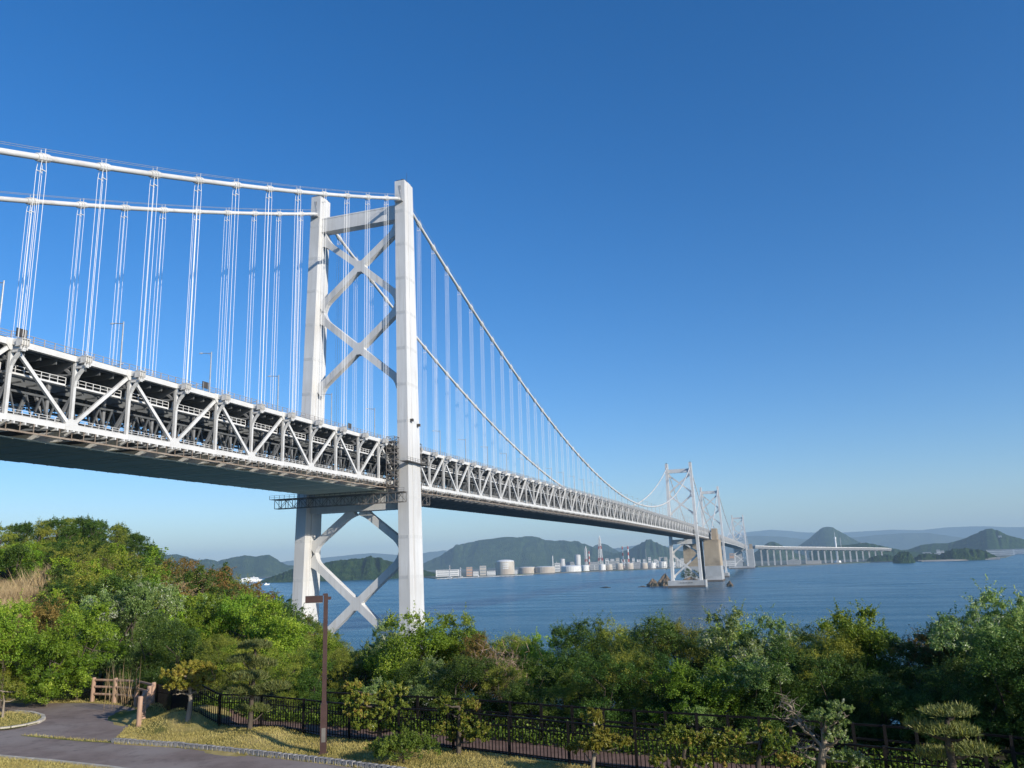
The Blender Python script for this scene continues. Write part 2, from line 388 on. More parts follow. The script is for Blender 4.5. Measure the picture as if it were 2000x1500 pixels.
for x in (-13, -9, -5, -1.5, 1.5, 5, 9, 13): mb.box(x - .2, x + .2, 0, PL, -.5, .5)
for x in (-8.5, -4, 4, 8.5): mb.box(x - .2, x + .2, 0, PL, -DEP + .4, -DEP + 1.6)
# lateral bracing under the road and lower plane
for a, b in (((-14, 0), (14, PL)), ((14, 0), (-14, PL))): mb.beam((a[0], a[1], -3.0), (b[0], b[1], -3.0), .35, .35); mb.beam((a[0], a[1], -DEP - .2), (b[0], b[1], -DEP - .2), .4, .4)
for x in (-7, 0, 7): mb.box(x - .15, x + .15, 0, PL, -5.4, -3.3)
for x in (-9.2, 9.2):
    mb.box(x - .2, x + .2, 0, PL, -7.2, -6.8)
    for q_ in range(4): mb.beam((x, q_ * PL / 4, -DEP + 1.5), (x, (q_ + .5) * PL / 4, -7.0), .3, .3); mb.beam((x, (q_ + .5) * PL / 4, -7.0), (x, (q_ + 1) * PL / 4, -DEP + 1.5), .3, .3)
for q_ in range(1, 4): mb.box(-14, 14, q_ * PL / 4 - .12, q_ * PL / 4 + .12, -1.6, -.5); mb.beam((-10, q_ * PL / 4, -5.2), (10, q_ * PL / 4, -5.2), .25, .3)
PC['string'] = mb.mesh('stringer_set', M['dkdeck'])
mb = MB().box(-13.2, 13.2, 0, PL, -DEP - 3.2, -DEP - 2.95); 
for i in range(4): mb.box(-13.2, 13.2, i * 3.4375, i * 3.4375 + .15, -DEP - 3.28, -DEP - 3.2)
PC['soff'] = mb.mesh('soffit_panel', M['soffit'])
mb = MB()
for i in range(3): mb.box(-13.8, 13.8, i * PL / 3 + .8, i * PL / 3 + 1.15, -DEP - 2.9, -DEP - 1.0)
mb.box(-12, 12, 0, PL, -DEP - .95, -DEP - .8)
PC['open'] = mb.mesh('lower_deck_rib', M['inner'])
TR = empty('stiffening_truss', (0, 0, 0), B1)
SKIPN = {0, 72}
for k in range(-16, 92):
    y = k * PL; z = zt(y); yl = y
    for s in (-1, 1):
        names = [('top', 'top_chord'), ('bot', 'bottom_chord'), ('dup' if k % 2 == 0 else 'ddn', 'diagonal'), ('rail', 'railing'), ('insp', 'inspection_rail')]
        if k not in SKIPN: names += [('vert', 'vertical_post'), ('brk', 'hanger_bracket'), ('gusb' if k % 2 == 0 else 'gus', 'gusset')]
        if k < 45 or s == 1: names += [('walk', 'walkway'), ('low', 'lower_walkway')]
        for key, nm in names: place(nm, PC[key, s], TR, (0, y, z))
    tag(place('stringer_set', PC['string'], TR, (0, y, z)), kind='stuff')
    if k not in SKIPN: place('cross_frame', PC['frame'], TR, (0, y, z)); place('lower_floor_beam', PC['lbeam'], TR, (0, y, z))
    place('soffit_panel' if k < 0 else 'lower_deck_rib', PC['soff'] if k < 0 else PC['open'], TR, (0, y, z))
def strip(parent, name, ys, x0, x1, za, zb, mat):
    mb = MB(); mb.loft([[(x0, y, zt(y) + za), (x1, y, zt(y) + za), (x1, y, zt(y) + zb), (x0, y, zt(y) + zb)] for y in ys]); return mb.build(name, mat, parent)
ys1 = [-274 + 34.2 * i for i in range(46)]; ys1[-1] = 1264
strip(B1, 'road_deck', ys1, -14.4, 14.4, .55, .95, M['asph'])
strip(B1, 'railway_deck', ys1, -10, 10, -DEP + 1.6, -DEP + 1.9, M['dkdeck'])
# ---- far bridge (joined pieces: too small to tell apart)
B2 = tag(empty('suspension_bridge', (0, 0, 0)), 'farther white suspension bridge beyond the brown concrete anchorage', 'bridge')
make_tower(B2, 1538, 190.7 / 184, False); make_tower(B2, 2638, 180.0 / 184, False)
pier_block(B2, 1538, 26, 17, 9, False); pier_block(B2, 2638, 42, 20, 8, False)
def cable_z2(y):
    if y < 1538: return side_cable(y, 1538, 184.5)
    if y <= 2638: return main_cable(y, 1538, 2638, 184.5, 174, 88.5)
    return side_cable(y, 2638, 174)
make_cables(B2, cable_z2, 1264, 2912, (1538, 2638), .7, [1264 + PL * 2 * k for k in range(1, 60)], 0)
T2 = empty('stiffening_truss', (0, 0, 0), B2)
for s in (-1, 1):
    mt, mv, md = MB(), MB(), MB()
    for k in range(120):
        y = 1264 + PL * k; a, b = zt(y), zt(y + PL); x = 15 * s
        mt.beam((x, y, a), (x, y + PL, b), 1.0, 1.1); mt.beam((x, y, a - DEP), (x, y + PL, b - DEP), 1.0, 1.1)
        mv.box(x - .4, x + .4, y - .4, y + .4, a - DEP, a); mv.box(min(x, x + 2.6 * s), max(x, x + 2.6 * s), y - .5, y + .5, a - 1.2, a + .4)
        if k % 2: md.beam((x, y, a), (x, y + PL, b - DEP), .7, .8)
        else: md.beam((x, y, a - DEP), (x, y + PL, b), .7, .8)
    tag(mt.build('chord_pair', M['white'], T2), kind='stuff'); tag(mv.build('vertical_post_row', M['white'], T2), kind='stuff'); tag(md.build('diagonal_row', M['white'], T2), kind='stuff')
ys2 = [1264 + 41.2 * i for i in range(41)]
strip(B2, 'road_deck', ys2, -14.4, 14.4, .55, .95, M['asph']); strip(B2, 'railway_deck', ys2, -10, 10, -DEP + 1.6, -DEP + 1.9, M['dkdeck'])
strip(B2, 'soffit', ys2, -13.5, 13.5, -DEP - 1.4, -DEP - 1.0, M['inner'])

# ---- anchorage between the bridges
A = tag(empty('cable_anchorage', (0, 1264, 0)), 'tall twin-column brown concrete anchorage standing in the sea between both bridges', 'anchorage')
def tap(mb, x0, x1, y0, y1, z0, z1, sx=0.0, sy=0.0):
    return mb.quadbox([(x0 - sx, y0 - sy, z0), (x1 + sx, y0 - sy, z0), (x1 + sx, y1 + sy, z0), (x0 - sx, y1 + sy, z0), (x0, y0, z1), (x1, y0, z1), (x1, y1, z1), (x0, y1, z1)])
for xa, xb in ((-30, -2), (6.5, 31.5)):
    tap(MB(), xa - .6, xb + .6, -27, 27, 27, 72.5, .4, 2.0).build('upper_column', M['conc'], A)
    tap(MB(), xa - 1.0, xb + 1.0, -29, 29, 3.0, 27, .8, 2.0).build('lower_column', M['concg'], A)
    for k in range(19):
        z = 30 + k * 2.3; e = 27.02 + 2 * (72.5 - z) / 45.5
        MB().box(xa + 1, xb - 1, -e - .4, -e + .2, z, z + .5).build('formwork_ledge', M['conc'], A)
    MB().box(xa - 2.6, xb + 2.6, -33, 33, -5, 3.0).build('footing', M['tide'], A)
    MB().box(xa - 1.9, xb + 1.9, -31.3, -30.6, 3.0, 9.5).build('footing_wall', M['pier'], A)
for s in (-1, 1):
    tap(MB(), s * 24.5 - 4.5, s * 24.5 + 4.5, -14, 14, 72.5, 92.5, 0, 8).build('saddle_house', M['conc'], A)
A7 = tag(empty('cable_anchorage', (0, 2925, 0)), 'distant concrete anchorage where the far bridge meets the viaduct', 'anchorage')
for s in (-1, 1):
    tap(MB(), s * 21 - 11, s * 21 + 11, -20, 40, 4, 66, 2, 3).build('column', M['concg'], A7); tap(MB(), s * 25 - 5, s * 25 + 5, -16, 16, 66, 84, 0, 2).build('saddle_house', M['conc'], A7)

# ---- lamp posts on the deck
def deck_lamp(s):
    mb = MB(); x = 14.9 * s; mb.tube([(x, 0, .5), (x, 0, 10.6)], [.17, .12], 8); pole = mb.mesh('pole', M['galv'])
    mb = MB(); mb.tube([(x, 0, 10.2), (x - 2.6 * s, 0, 10.55)], .08, 6); mb.tube([(x, 0, 9.4), (x - 1.0 * s, 0, 10.3)], .03, 5); arm = mb.mesh('arm', M['galv'])
    mb = MB(); mb.loft([[(x - 2.5 * s, -.12, 10.45), (x - 2.5 * s, .12, 10.45), (x - 2.5 * s, .12, 10.62), (x - 2.5 * s, -.12, 10.62)], [(x - 3.0 * s, -.22, 10.42), (x - 3.0 * s, .22, 10.42), (x - 3.0 * s, .2, 10.68), (x - 3.0 * s, -.2, 10.68)], [(x - 3.5 * s, -.1, 10.48), (x - 3.5 * s, .1, 10.48), (x - 3.5 * s, .1, 10.6), (x - 3.5 * s, -.1, 10.6)]])
    head = mb.mesh('lamp_head', M['lampw']); return pole, arm, head
for s in (1, -1):
    pole, arm, head = deck_lamp(s)
    for j in range(-6, 36):
        y = (2 * j + .80) * PL
        if y > 990: break
        sidew = 'near' if s > 0 else 'far'
        if j < 0: lab = 'grey lamp post on the bridge deck, %s edge, %s before the near tower' % (sidew, ordn(-j))
        else: lab = 'grey lamp post on the bridge deck, %s edge, %s beyond the near tower' % (sidew, ordn(j + 1))
        t = tag(empty('deck_lamp_post', (0, y, zt(y))), lab, 'lamp post', 'lamp posts along the bridge deck')
        place('pole', pole, t); place('arm', arm, t); place('lamp_head', head, t)
# ---- sign boards at the deck edge
for y, lb in ((-149.5, 'dark sign board at the bridge deck edge, left end of the picture'), (-100.5, 'dark sign board at the bridge deck edge, between two lamp posts'), (-33.0, 'dark sign board at the bridge deck edge, closest to the near tower')):
    t = tag(empty('sign_board', (14.9, y, zt(y))), lb, 'sign', 'sign boards on the bridge deck')
    MB().box(-.06, .06, -1.1, 1.1, 1.3, 2.9).build('panel', M['dark'], t)
    for q in (-.8, .8): MB().box(.07, .15, q - .05, q + .05, .5, 2.8).build('post', M['galv'], t)

# ---- maintenance scaffolding round the near tower
def lattice(mb, p0, p1, wx, wy, n, r=.09):
    p0 = Vector(p0); p1 = Vector(p1); ax = (p1 - p0)
    side = Vector((1, 0, 0)) if abs(ax.normalized().x) < .8 else Vector((0, 0, 1)); oth = Vector((0, 1, 0))
    cs = [side * (i * wx / 2) + oth * (j * wy / 2) for i, j in ((-1, -1), (1, -1), (1, 1), (-1, 1))]
    for c in cs: mb.beam(p0 + c, p1 + c, r * 2, r * 2)
    for k in range(n):
        a = p0 + ax * (k / n); b = p0 + ax * ((k + 1) / n)
        for i in range(4):
            c, d = cs[i], cs[(i + 1) % 4]
            mb.beam(a + c, a + d, r * 1.6, r * 1.6); mb.beam(a + (c if k % 2 else d), b + (d if k % 2 else c), r * 1.3, r * 1.3)
    for i in range(4): mb.beam(p1 + cs[i], p1 + cs[(i + 1) % 4], r * 1.6, r * 1.6)
G = tag(empty('maintenance_gantry', (0, 0, 66)), 'dark lattice scaffolding and platforms wrapped around the near tower at deck level', 'scaffold')
for s, yy in ((1, -8.6), (1, 9.6), (-1, -8.6)):
    mb = MB(); lattice(mb, (s * 17.6, yy, 3.5), (s * 17.6, yy, 20.5), 3.0, 3.4, 9)
    for z in (3.6, 7.4, 11.2, 15, 18.8): mb.box(s * 17.6 - 1.6, s * 17.6 + 1.6, yy - 1.8, yy + 1.8, z, z + .12)
    mb.build('scaffold_tower', M['scaf'], G)
for yy in (-9.5, 9.5):
    mb = MB(); lattice(mb, (-27, yy, -.2), (22.5, yy, -.2), 3.0, 2.6, 18, .1); mb.box(-29, 23, yy - 1.6, yy + 1.6, 1.5, 1.65)
    mb.build('platform_truss', M['scaf'], G)
    mb = MB()
    for i in range(27): mb.box(-29 + 2 * i - .05, -29 + 2 * i + .05, yy - 1.6, yy - 1.5, 1.65, 2.9)
    for z in (2.2, 2.85): mb.box(-29, 23, yy - 1.6, yy - 1.5, z, z + .07)
    mb.build('guard_rail', M['scaf'], G)
mb = MB(); mb.box(20.5, 23.5, -9, 9, 12.0, 12.15)
for i in range(10): mb.box(23.4, 23.5, -9 + 2 * i, -8.9 + 2 * i, 12.15, 13.4)
for z in (12.7, 13.3): mb.box(23.4, 23.5, -9, 9, z, z + .07)
mb.build('side_platform', M['scaf'], G)
mb = MB()
for s in (-1, 1):
    for yy in (-4.6, 4.6): mb.box(s * 13 - 1.2, s * 13 + 1.2, yy - .8, yy + .8, 3.7, 6.0)
mb.build('bearing_block', M['scaf'], G)
# ------------------------------------------------------------------ sea, land, hills
def water_mat():
    m, n, L, b, o = mk('sea_water')
    tc = n.new('ShaderNodeTexCoord')
    def nz(sc, det, stretch, rough=.55):
        mp = n.new('ShaderNodeMapping'); mp.inputs['Scale'].default_value = stretch; mp.inputs['Rotation'].default_value = (0, 0, rad(20)); L.new(tc.outputs['Object'], mp.inputs[0])
        t = n.new('ShaderNodeTexNoise'); t.inputs['Scale'].default_value = sc; t.inputs['Detail'].default_value = det; t.inputs['Roughness'].default_value = rough; L.new(mp.outputs[0], t.inputs[0]); return t.outputs[0]
    big = nz(.004, 4, (.35, 1.6, 1)); mid = nz(.02, 4, (.4, 1.5, 1)); wv = nz(.45, 5, (.85, 1.2, 1), .6)
    r = n.new('ShaderNodeValToRGB'); r.color_ramp.elements[0].position = .38; r.color_ramp.elements[1].position = .66
    r.color_ramp.elements[0].color = (.002, .066, .118, 1); r.color_ramp.elements[1].color = (.005, .088, .150, 1); L.new(big, r.inputs[0])
    L.new(r.outputs[0], b.inputs['Base Color'])
    add = n.new('ShaderNodeMath'); add.operation = 'MULTIPLY_ADD'; L.new(mid, add.inputs[0]); add.inputs[1].default_value = .07; L.new(wv, add.inputs[2])
    st = n.new('ShaderNodeMapRange'); st.inputs[1].default_value = .4; st.inputs[2].default_value = .62; st.inputs[3].default_value = .3; st.inputs[4].default_value = .55; L.new(big, st.inputs[0])
    bp = n.new('ShaderNodeBump'); bp.inputs['Distance'].default_value = 1.0; sk = nz(.0022, 3, (.3, 1.9, 1), .5); s1 = n.new('ShaderNodeMath'); s1.operation = 'SUBTRACT'; L.new(sk, s1.inputs[0]); s1.inputs[1].default_value = .5
    s2 = n.new('ShaderNodeMath'); s2.operation = 'ABSOLUTE'; L.new(s1.outputs[0], s2.inputs[0]); s3 = n.new('ShaderNodeMapRange'); s3.inputs[1].default_value = .004; s3.inputs[2].default_value = .03; s3.inputs[3].default_value = .5; s3.inputs[4].default_value = 1.0; L.new(s2.outputs[0], s3.inputs[0])
    s4 = n.new('ShaderNodeMath'); s4.operation = 'MULTIPLY'; L.new(s3.outputs[0], s4.inputs[0]); L.new(st.outputs[0], s4.inputs[1]); L.new(s4.outputs[0], bp.inputs['Strength']); L.new(add.outputs[0], bp.inputs['Height']); L.new(bp.outputs[0], b.inputs['Normal'])
    rr = n.new('ShaderNodeMapRange'); rr.inputs[1].default_value = .4; rr.inputs[2].default_value = .65; rr.inputs[3].default_value = .2; rr.inputs[4].default_value = .28; L.new(mid, rr.inputs[0]); L.new(rr.outputs[0], b.inputs['Roughness'])
    b.inputs['IOR'].default_value = 1.33; b.inputs['Specular IOR Level'].default_value = .2
    return m
M['sea'] = water_mat()
mb = MB(); N = 96
mb.v = [(0, 0, 0)] + [(23000 * math.cos(2 * math.pi * i / N), 23000 * math.sin(2 * math.pi * i / N), 0) for i in range(N)]
mb.f = [(0, 1 + i, 1 + (i + 1) % N) for i in range(N)]; mb.m = [0] * N
tag(mb.build('sea', M['sea']), kind='structure')

def forest(name, a, b, c, scale, bstr=.8, bd=6.0):
    m, n, L, bs, o = mk(name); tc = n.new('ShaderNodeTexCoord')
    t = n.new('ShaderNodeTexNoise'); t.inputs['Scale'].default_value = scale; t.inputs['Detail'].default_value = 8; t.inputs['Roughness'].default_value = .68; L.new(tc.outputs['Object'], t.inputs[0])
    r = n.new('ShaderNodeValToRGB'); e = r.color_ramp.elements; e[0].position = .36; e[0].color = (*a, 1); e[1].position = .68; e[1].color = (*c, 1); k = e.new(.52); k.color = (*b, 1)
    L.new(t.outputs[0], r.inputs[0]); L.new(r.outputs[0], bs.inputs['Base Color']); bs.inputs['Roughness'].default_value = .95; bs.inputs['Specular IOR Level'].default_value = .1
    v = n.new('ShaderNodeTexVoronoi'); v.inputs['Scale'].default_value = scale * 6; L.new(tc.outputs['Object'], v.inputs[0])
    bp = n.new('ShaderNodeBump'); bp.inputs['Strength'].default_value = bstr; bp.inputs['Distance'].default_value = bd; bp.invert = True; L.new(v.outputs['Distance'], bp.inputs['Height']); L.new(bp.outputs[0], bs.inputs['Normal'])
    return m
M['for1'] = forest('far_forest', (.014, .032, .012), (.034, .062, .018), (.072, .10, .034), .016, 1.0, 12)
M['for2'] = forest('island_forest', (.012, .034, .008), (.034, .075, .014), (.085, .125, .028), .045, 1.0, 8)
M['ridge'] = forest('distant_ridge', (.03, .045, .025), (.045, .06, .03), (.06, .08, .04), .003, .5, 20)
from mathutils import noise as NZ
def hill(name, prof, D, k=2.6, mat='for1', nz=.16, nx=110, ny=26, seed=0, zb=-6, label=None, fine=0.0):
    px = np.array([p[0] for p in prof], float); py = np.array([p[1] for p in prof], float)
    us = np.linspace(px[0], px[-1], nx); vs = np.linspace(-1, 1, ny); mb = MB()
    for u in us:
        yy = np.interp(u, px, py); top = at(u, yy, D); h = max(top[2] - zb, .5); dr = np.array([top[0] - CAM[0], top[1] - CAM[1]]) / D
        dep = h * k + D * .006
        for v in vs:
            sh = (1 - abs(v) ** 1.55) ** 1.15 if abs(v) < 1 else 0
            q = np.array([CAM[0], CAM[1]]) + dr * (D + v * dep)
            s1 = NZ.fractal(Vector((q[0] / (h * 2.2 + 30) + seed, q[1] / (h * 2.2 + 30), seed)), 1.0, 2.0, 5)
            gully = (abs(v) * (1 - abs(v))) * 4
            z = zb + h * sh * (1 + nz * 1.6 * s1 * gully) + fine * NZ.noise(Vector((q[0] / 9, q[1] / 9, seed))) * min(1, h / 20) * (1 if abs(v) < .98 else 0)
            mb.v.append((q[0], q[1], z))
    for i in range(nx - 1):
        for j in range(ny - 1):
            mb.f.append((i * ny + j, (i + 1) * ny + j, (i + 1) * ny + j + 1, i * ny + j + 1)); mb.m.append(0)
    o = mb.build(name, M[mat], smooth=True); return tag(o, label, kind='structure')
hill('distant_ridge', [(1250, 1078), (1290, 1068), (1340, 1062), (1400, 1050), (1440, 1042), (1480, 1037), (1504, 1034), (1530, 1036), (1560, 1038), (1600, 1041), (1650, 1040), (1700, 1037), (1740, 1035), (1800, 1035), (1850, 1030), (1890, 1027), (1920, 1027), (1960, 1029), (2000, 1028), (2060, 1031), (2150, 1040)], 21000, 1.6, 'ridge', .1, seed=1)
hill('distant_ridge', [(1280, 1080), (1310, 1072), (1330, 1066), (1360, 1060), (1420, 1052), (1470, 1046), (1520, 1047), (1560, 1052), (1600, 1054), (1660, 1050), (1720, 1044), (1760, 1041), (1800, 1040), (1840, 1044), (1880, 1050), (1960, 1060), (2060, 1058)], 15500, 1.8, 'ridge', .12, seed=2)
hill('distant_ridge', [(-200, 1112), (100, 1110), (300, 1104), (420, 1104), (520, 1102), (560, 1096), (600, 1092), (650, 1087), (700, 1082), (725, 1080), (770, 1083), (800, 1085), (840, 1078), (870, 1074), (900, 1078), (960, 1090), (1050, 1094), (1140, 1084), (1180, 1074), (1220, 1068), (1250, 1064), (1290, 1070), (1330, 1082)], 17000, 1.6, 'ridge', .1, seed=3)
hill('mountain', [(180, 1112), (230, 1100), (280, 1092), (318, 1085), (345, 1082), (370, 1088), (388, 1094), (403, 1091), (425, 1096), (450, 1089), (478, 1084), (500, 1086), (512, 1084), (525, 1083), (535, 1087), (548, 1098), (560, 1103), (590, 1107), (640, 1114), (700, 1120), (760, 1122)], 6800, 2.4, 'for1', .2, seed=4)
hill('mountain', [(800, 1112), (829, 1099), (857, 1087), (882, 1071), (907, 1060), (935, 1054), (975, 1052), (1012, 1052), (1025, 1048), (1037, 1047), (1050, 1049), (1065, 1055), (1100, 1057), (1125, 1059), (1145, 1062), (1162, 1070), (1187, 1077), (1210, 1083), (1240, 1094), (1270, 1098)], 8000, 2.2, 'for1', .22, 150, 30, seed=5)
hill('mountain', [(1120, 1092), (1150, 1073), (1164, 1064), (1173, 1061), (1184, 1063), (1197, 1071), (1215, 1080), (1240, 1088), (1260, 1092)], 10000, 2.0, 'for1', .15, seed=6)
hill('mountain', [(1165, 1092), (1200, 1081), (1230, 1072), (1248, 1063), (1262, 1056), (1270, 1055), (1280, 1058), (1290, 1064), (1310, 1071), (1338, 1077), (1365, 1086), (1400, 1094)], 7600, 2.4, 'for1', .2, seed=7)
hill('hill', [(1465, 1086), (1485, 1071), (1497, 1061), (1508, 1057), (1520, 1061), (1535, 1070), (1555, 1080), (1575, 1085)], 6000, 2.2, 'for1', .15, 60, 20, seed=8)
hill('mountain', [(1500, 1083), (1530, 1076), (1555, 1069), (1580, 1052), (1600, 1034), (1608, 1029.5), (1617, 1028.5), (1626, 1029.5), (1650, 1043), (1675, 1057), (1700, 1066), (1740, 1075), (1780, 1078)], 9000, 1.9, 'for1', .06, seed=9)
hill('hill', [(1580, 1078), (1610, 1068), (1650, 1064), (1690, 1060), (1710, 1063), (1740, 1070), (1770, 1076), (1800, 1078)], 5200, 2.6, 'for2', .15, 70, 20, seed=10)
hill('mountain', [(1740, 1077), (1774, 1073), (1800, 1064), (1825, 1061), (1850, 1061), (1880, 1053), (1910, 1040), (1924, 1033), (1938, 1032), (1950, 1036), (1970, 1046), (2000, 1053), (2040, 1060), (2100, 1068)], 6200, 2.2, 'for2', .15, 130, 28, seed=11)
hill('wooded_island', [(505, 1137), (520, 1130), (545, 1122), (580, 1108), (640, 1098), (670, 1094), (690, 1091), (705, 1091), (715, 1087), (725, 1086), (740, 1090), (760, 1096), (780, 1100), (810, 1108), (840, 1117), (870, 1124), (885, 1128)], 3300, 2.2, 'for2', .2, 190, 34, seed=12, fine=5)
hill('wooded_island', [(1743, 1097), (1746, 1088), (1752, 1081), (1762, 1078), (1774, 1078), (1781, 1084), (1785, 1091), (1788, 1097)], 3200, 1.6, 'for2', .2, 60, 20, seed=13, fine=5)
hill('wooded_island', [(1775, 1096), (1786, 1090), (1798, 1083), (1815, 1081), (1835, 1083), (1848, 1077), (1865, 1072), (1885, 1071), (1905, 1073), (1925, 1076), (1938, 1083), (1950, 1089), (1958, 1094)], 3500, 1.5, 'for2', .25, 110, 24, seed=14, fine=6)
hill('shore_wood', [(1690, 1098), (1700, 1088), (1715, 1084), (1735, 1084), (1750, 1087), (1762, 1095)], 3720, 1.6, 'for2', .2, 50, 16, seed=15, fine=5)

M['land'] = surf('reclaimed_land', (.10, .095, .075), (.17, .16, .125), .01, .9, c3=(.05, .075, .03), s3=.006)
M['sand'] = surf('beach_sand', (.34, .29, .22), (.42, .37, .29), .05, .9)
shore = [(850, 1130), (950, 1126.5), (1040, 1121), (1200, 1114.5), (1330, 1109.5), (1480, 1107.5), (1600, 1102.5), (1700, 1098), (1760, 1097), (1800, 1096.5)]
P = [tuple(onz(x, y, 1)[:2]) for x, y in shore]
def gp(px, d): q = at(px, hor(px), d); return (q[0], q[1])
P += [gp(1845, 3500), gp(1960, 3900), gp(1985, 6000), gp(2120, 9000), gp(2600, 12000), gp(2600, 22500), gp(1000, 22500), gp(-400, 22500), gp(-300, 9000), gp(420, 6000), gp(700, 4200), gp(815, 3300)]
mb = MB(); mb.prism(P, -4, 2.6, axes='xyz'); tag(mb.build('land', M['land']), kind='structure')
# beach strip on the island point
mb = MB()
for i in range(18):
    u = 1790 + i * 9.4; d = 3395 - 35 * math.sin(i * .35); a = at(u, hor(u), d); h = 3.5 + 2.5 * (i > 12)
    mb.v += [(a[0], a[1], -.5), tuple(at(u, hor(u), d + 22)[:2]) + (h,), tuple(at(u, hor(u), d + 60)[:2]) + (h + 1.5,)]
mb.f = [(3 * i + j, 3 * i + 3 + j, 3 * i + 4 + j, 3 * i + 1 + j) for i in range(17) for j in range(2)]; mb.m = [0] * len(mb.f)
tag(mb.build('beach', M['sand']), kind='structure')

# ------------------------------------------------------------------ viaduct beyond the far bridge
V = tag(empty('viaduct', (0, 2950, 0)), 'long white elevated viaduct on tall piers curving away along the far shore', 'viaduct')
vp = [at(x, hor(x), d)[:2] for x, d in ((1472, 3240), (1484, 3265), (1500, 3330), (1530, 3400), (1560, 3450), (1600, 3530), (1640, 3620), (1680, 3730), (1710, 3850), (1728, 3960), (1736, 4150))]
vz = [77, 76, 74, 71, 68.5, 65.5, 62, 59, 56, 54, 50]
VO = np.array([0, 2950])
def vpt(t):
    i = min(int(t), len(vp) - 2); f_ = t - i; return (vp[i] * (1 - f_) + vp[i + 1] * f_ - VO, vz[i] * (1 - f_) + vz[i + 1] * f_)
rings, rg2 = [], []
for i in range(61):
    t = i / 6; q, z = vpt(t); q2, _ = vpt(t + .05); d = (q2 - q) / (np.hypot(*(q2 - q)) + 1e-9); nn = np.array([-d[1], d[0]])
    rings.append([(q[0] + nn[0] * a, q[1] + nn[1] * a, z + b) for a, b in ((-13, -1.2), (13, -1.2), (13, 1.8), (-13, 1.8))])
    rg2.append([(q[0] + nn[0] * a, q[1] + nn[1] * a, z + b) for a, b in ((-10.5, -9.5), (10.5, -9.5), (10.5, -1.3), (-10.5, -1.3))])
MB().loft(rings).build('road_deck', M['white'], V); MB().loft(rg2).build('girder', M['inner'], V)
for x in [1487 + 12.35 * i for i in range(20)]:
    xs = [1000 + FPX * ((v[0] - CAM[0]) * RT[0] + (v[1] - CAM[1]) * RT[1]) / ((v[0] - CAM[0]) * FW[0] + (v[1] - CAM[1]) * FW[1]) for v in vp]
    t = float(np.interp(x, xs, range(len(vp)))); q, z = vpt(t)
    mb = MB(); mb.beam((q[0], q[1], 0), (q[0], q[1], z - 9.5), 6.5, 4.0, (0, 1, 0), 5.5, 3.6); mb.box(q[0] - 9, q[0] + 9, q[1] - 2.2, q[1] + 2.2, z - 12.5, z - 9.5); mb.box(q[0] - 12.5, q[0] + 12.5, q[1] - 1.5, q[1] + 1.5, z - 4, z - 1.2); mb.build('pier', M['pier'], V)

# ------------------------------------------------------------------ observation tower
M['obs'] = surf('tower_white', (.76, .76, .74), (.82, .82, .8), .1, .4)
q = at(1634, hor(1634), 3640); zt0 = at(1634, 1044, 3640)[2]
T = tag(empty('observation_tower', (q[0], q[1], 2)), 'slim white observation tower rising in front of the viaduct', 'tower')
MB().tube([(0, 0, 0), (0, 0, zt0 - 14)], [4.4, 3.0], 12).build('shaft', M['obs'], T); MB().tube([(0, 0, zt0 - 20), (0, 0, zt0 - 16), (0, 0, zt0 - 12)], [4.4, 4.8, 4.4], 14).build('cabin', M['obs'], T)
MB().tube([(0, 0, zt0 - 12), (0, 0, zt0 + 10)], [.8, .3], 6).build('mast', M['obs'], T); MB().tube([(0, 0, 0), (0, 0, 8)], [14, 12], 14).build('base_hall', M['obs'], T)

# ------------------------------------------------------------------ refinery and harbour
M['tankw'] = surf('tank_white', (.66, .65, .61), (.76, .75, .71), .03, .5, stretch=(1, 1, .2))
M['tankb'] = surf('tank_beige', (.50, .455, .38), (.58, .535, .45), .03, .6, stretch=(1, 1, .2), c3=(.44, .375, .30), s3=.02)
M['red'] = surf('warning_red', (.42, .07, .04), (.5, .10, .06), .2, .6)
M['wbld'] = surf('building_white', (.62, .61, .58), (.72, .71, .68), .05, .7)
M['bbld'] = surf('building_beige', (.45, .42, .36), (.55, .5, .43), .05, .7)
M['glass'] = surf('window_band', (.20, .22, .23), (.28, .30, .31), .2, .35)
M['orange'] = surf('orange_cladding', (.46, .27, .17), (.52, .33, .22), .1, .7)
M['steelg'] = surf('plant_steel', (.30, .30, .30), (.40, .40, .39), .1, .6)
def base(px_, d, z=2.6): q = at(px_, hor(px_), d); return (q[0], q[1], z)
def tank(x0, x1, ytop, d, mat, label, dome=0.12, cone=False):
    c = (x0 + x1) / 2; r = (x1 - x0) / 2 / FPX * d; h = at(c, ytop, d)[2] - 2.6; dm = r * dome
    t = tag(empty('storage_tank', base(c, d)), label, 'tank', 'storage tanks of the refinery')
    n = 24; MB().tube([(0, 0, 0), (0, 0, h - dm)], r, n).build('shell', M[mat], t)
    pts = [(r * math.cos(a), h - dm + .05 + dm * math.sin(a)) for a in (0, .3, .6, .9, 1.2, 1.5)]
    mb = MB(); mb.tube([(0, 0, z) for _, z in pts], [rr for rr, _ in pts], n); mb.build('roof', M['tankw'], t, smooth=False)
    mb = MB()
    for k in range(1, 4): mb.tube([(0, 0, (h - dm) * k / 4 - .3), (0, 0, (h - dm) * k / 4 + .3)], r + .25, n)
    mb.build('wind_girder', M[mat], t)
    a0 = math.atan2(CAM[1] - base(c, d)[1], CAM[0] - base(c, d)[0]) + .5
    mb = MB()
    for k in range(9):
        a = a0 + k * .09; mb.box(r * math.cos(a) + .2, r * math.cos(a) + 1.2, r * math.sin(a) - .5, r * math.sin(a) + .5, h * k / 9 * .95, h * k / 9 * .95 + 1)
    mb.build('stair', M['steelg'], t)
    return t, r, h
t, r, h = tank(970, 1004, 1093, 3060, 'tankb', 'big beige domed gas tank with white roof, largest tank on the shore', .22)
mb = MB(); a = math.atan2(CAM[1] - t.location[1], CAM[0] - t.location[0])
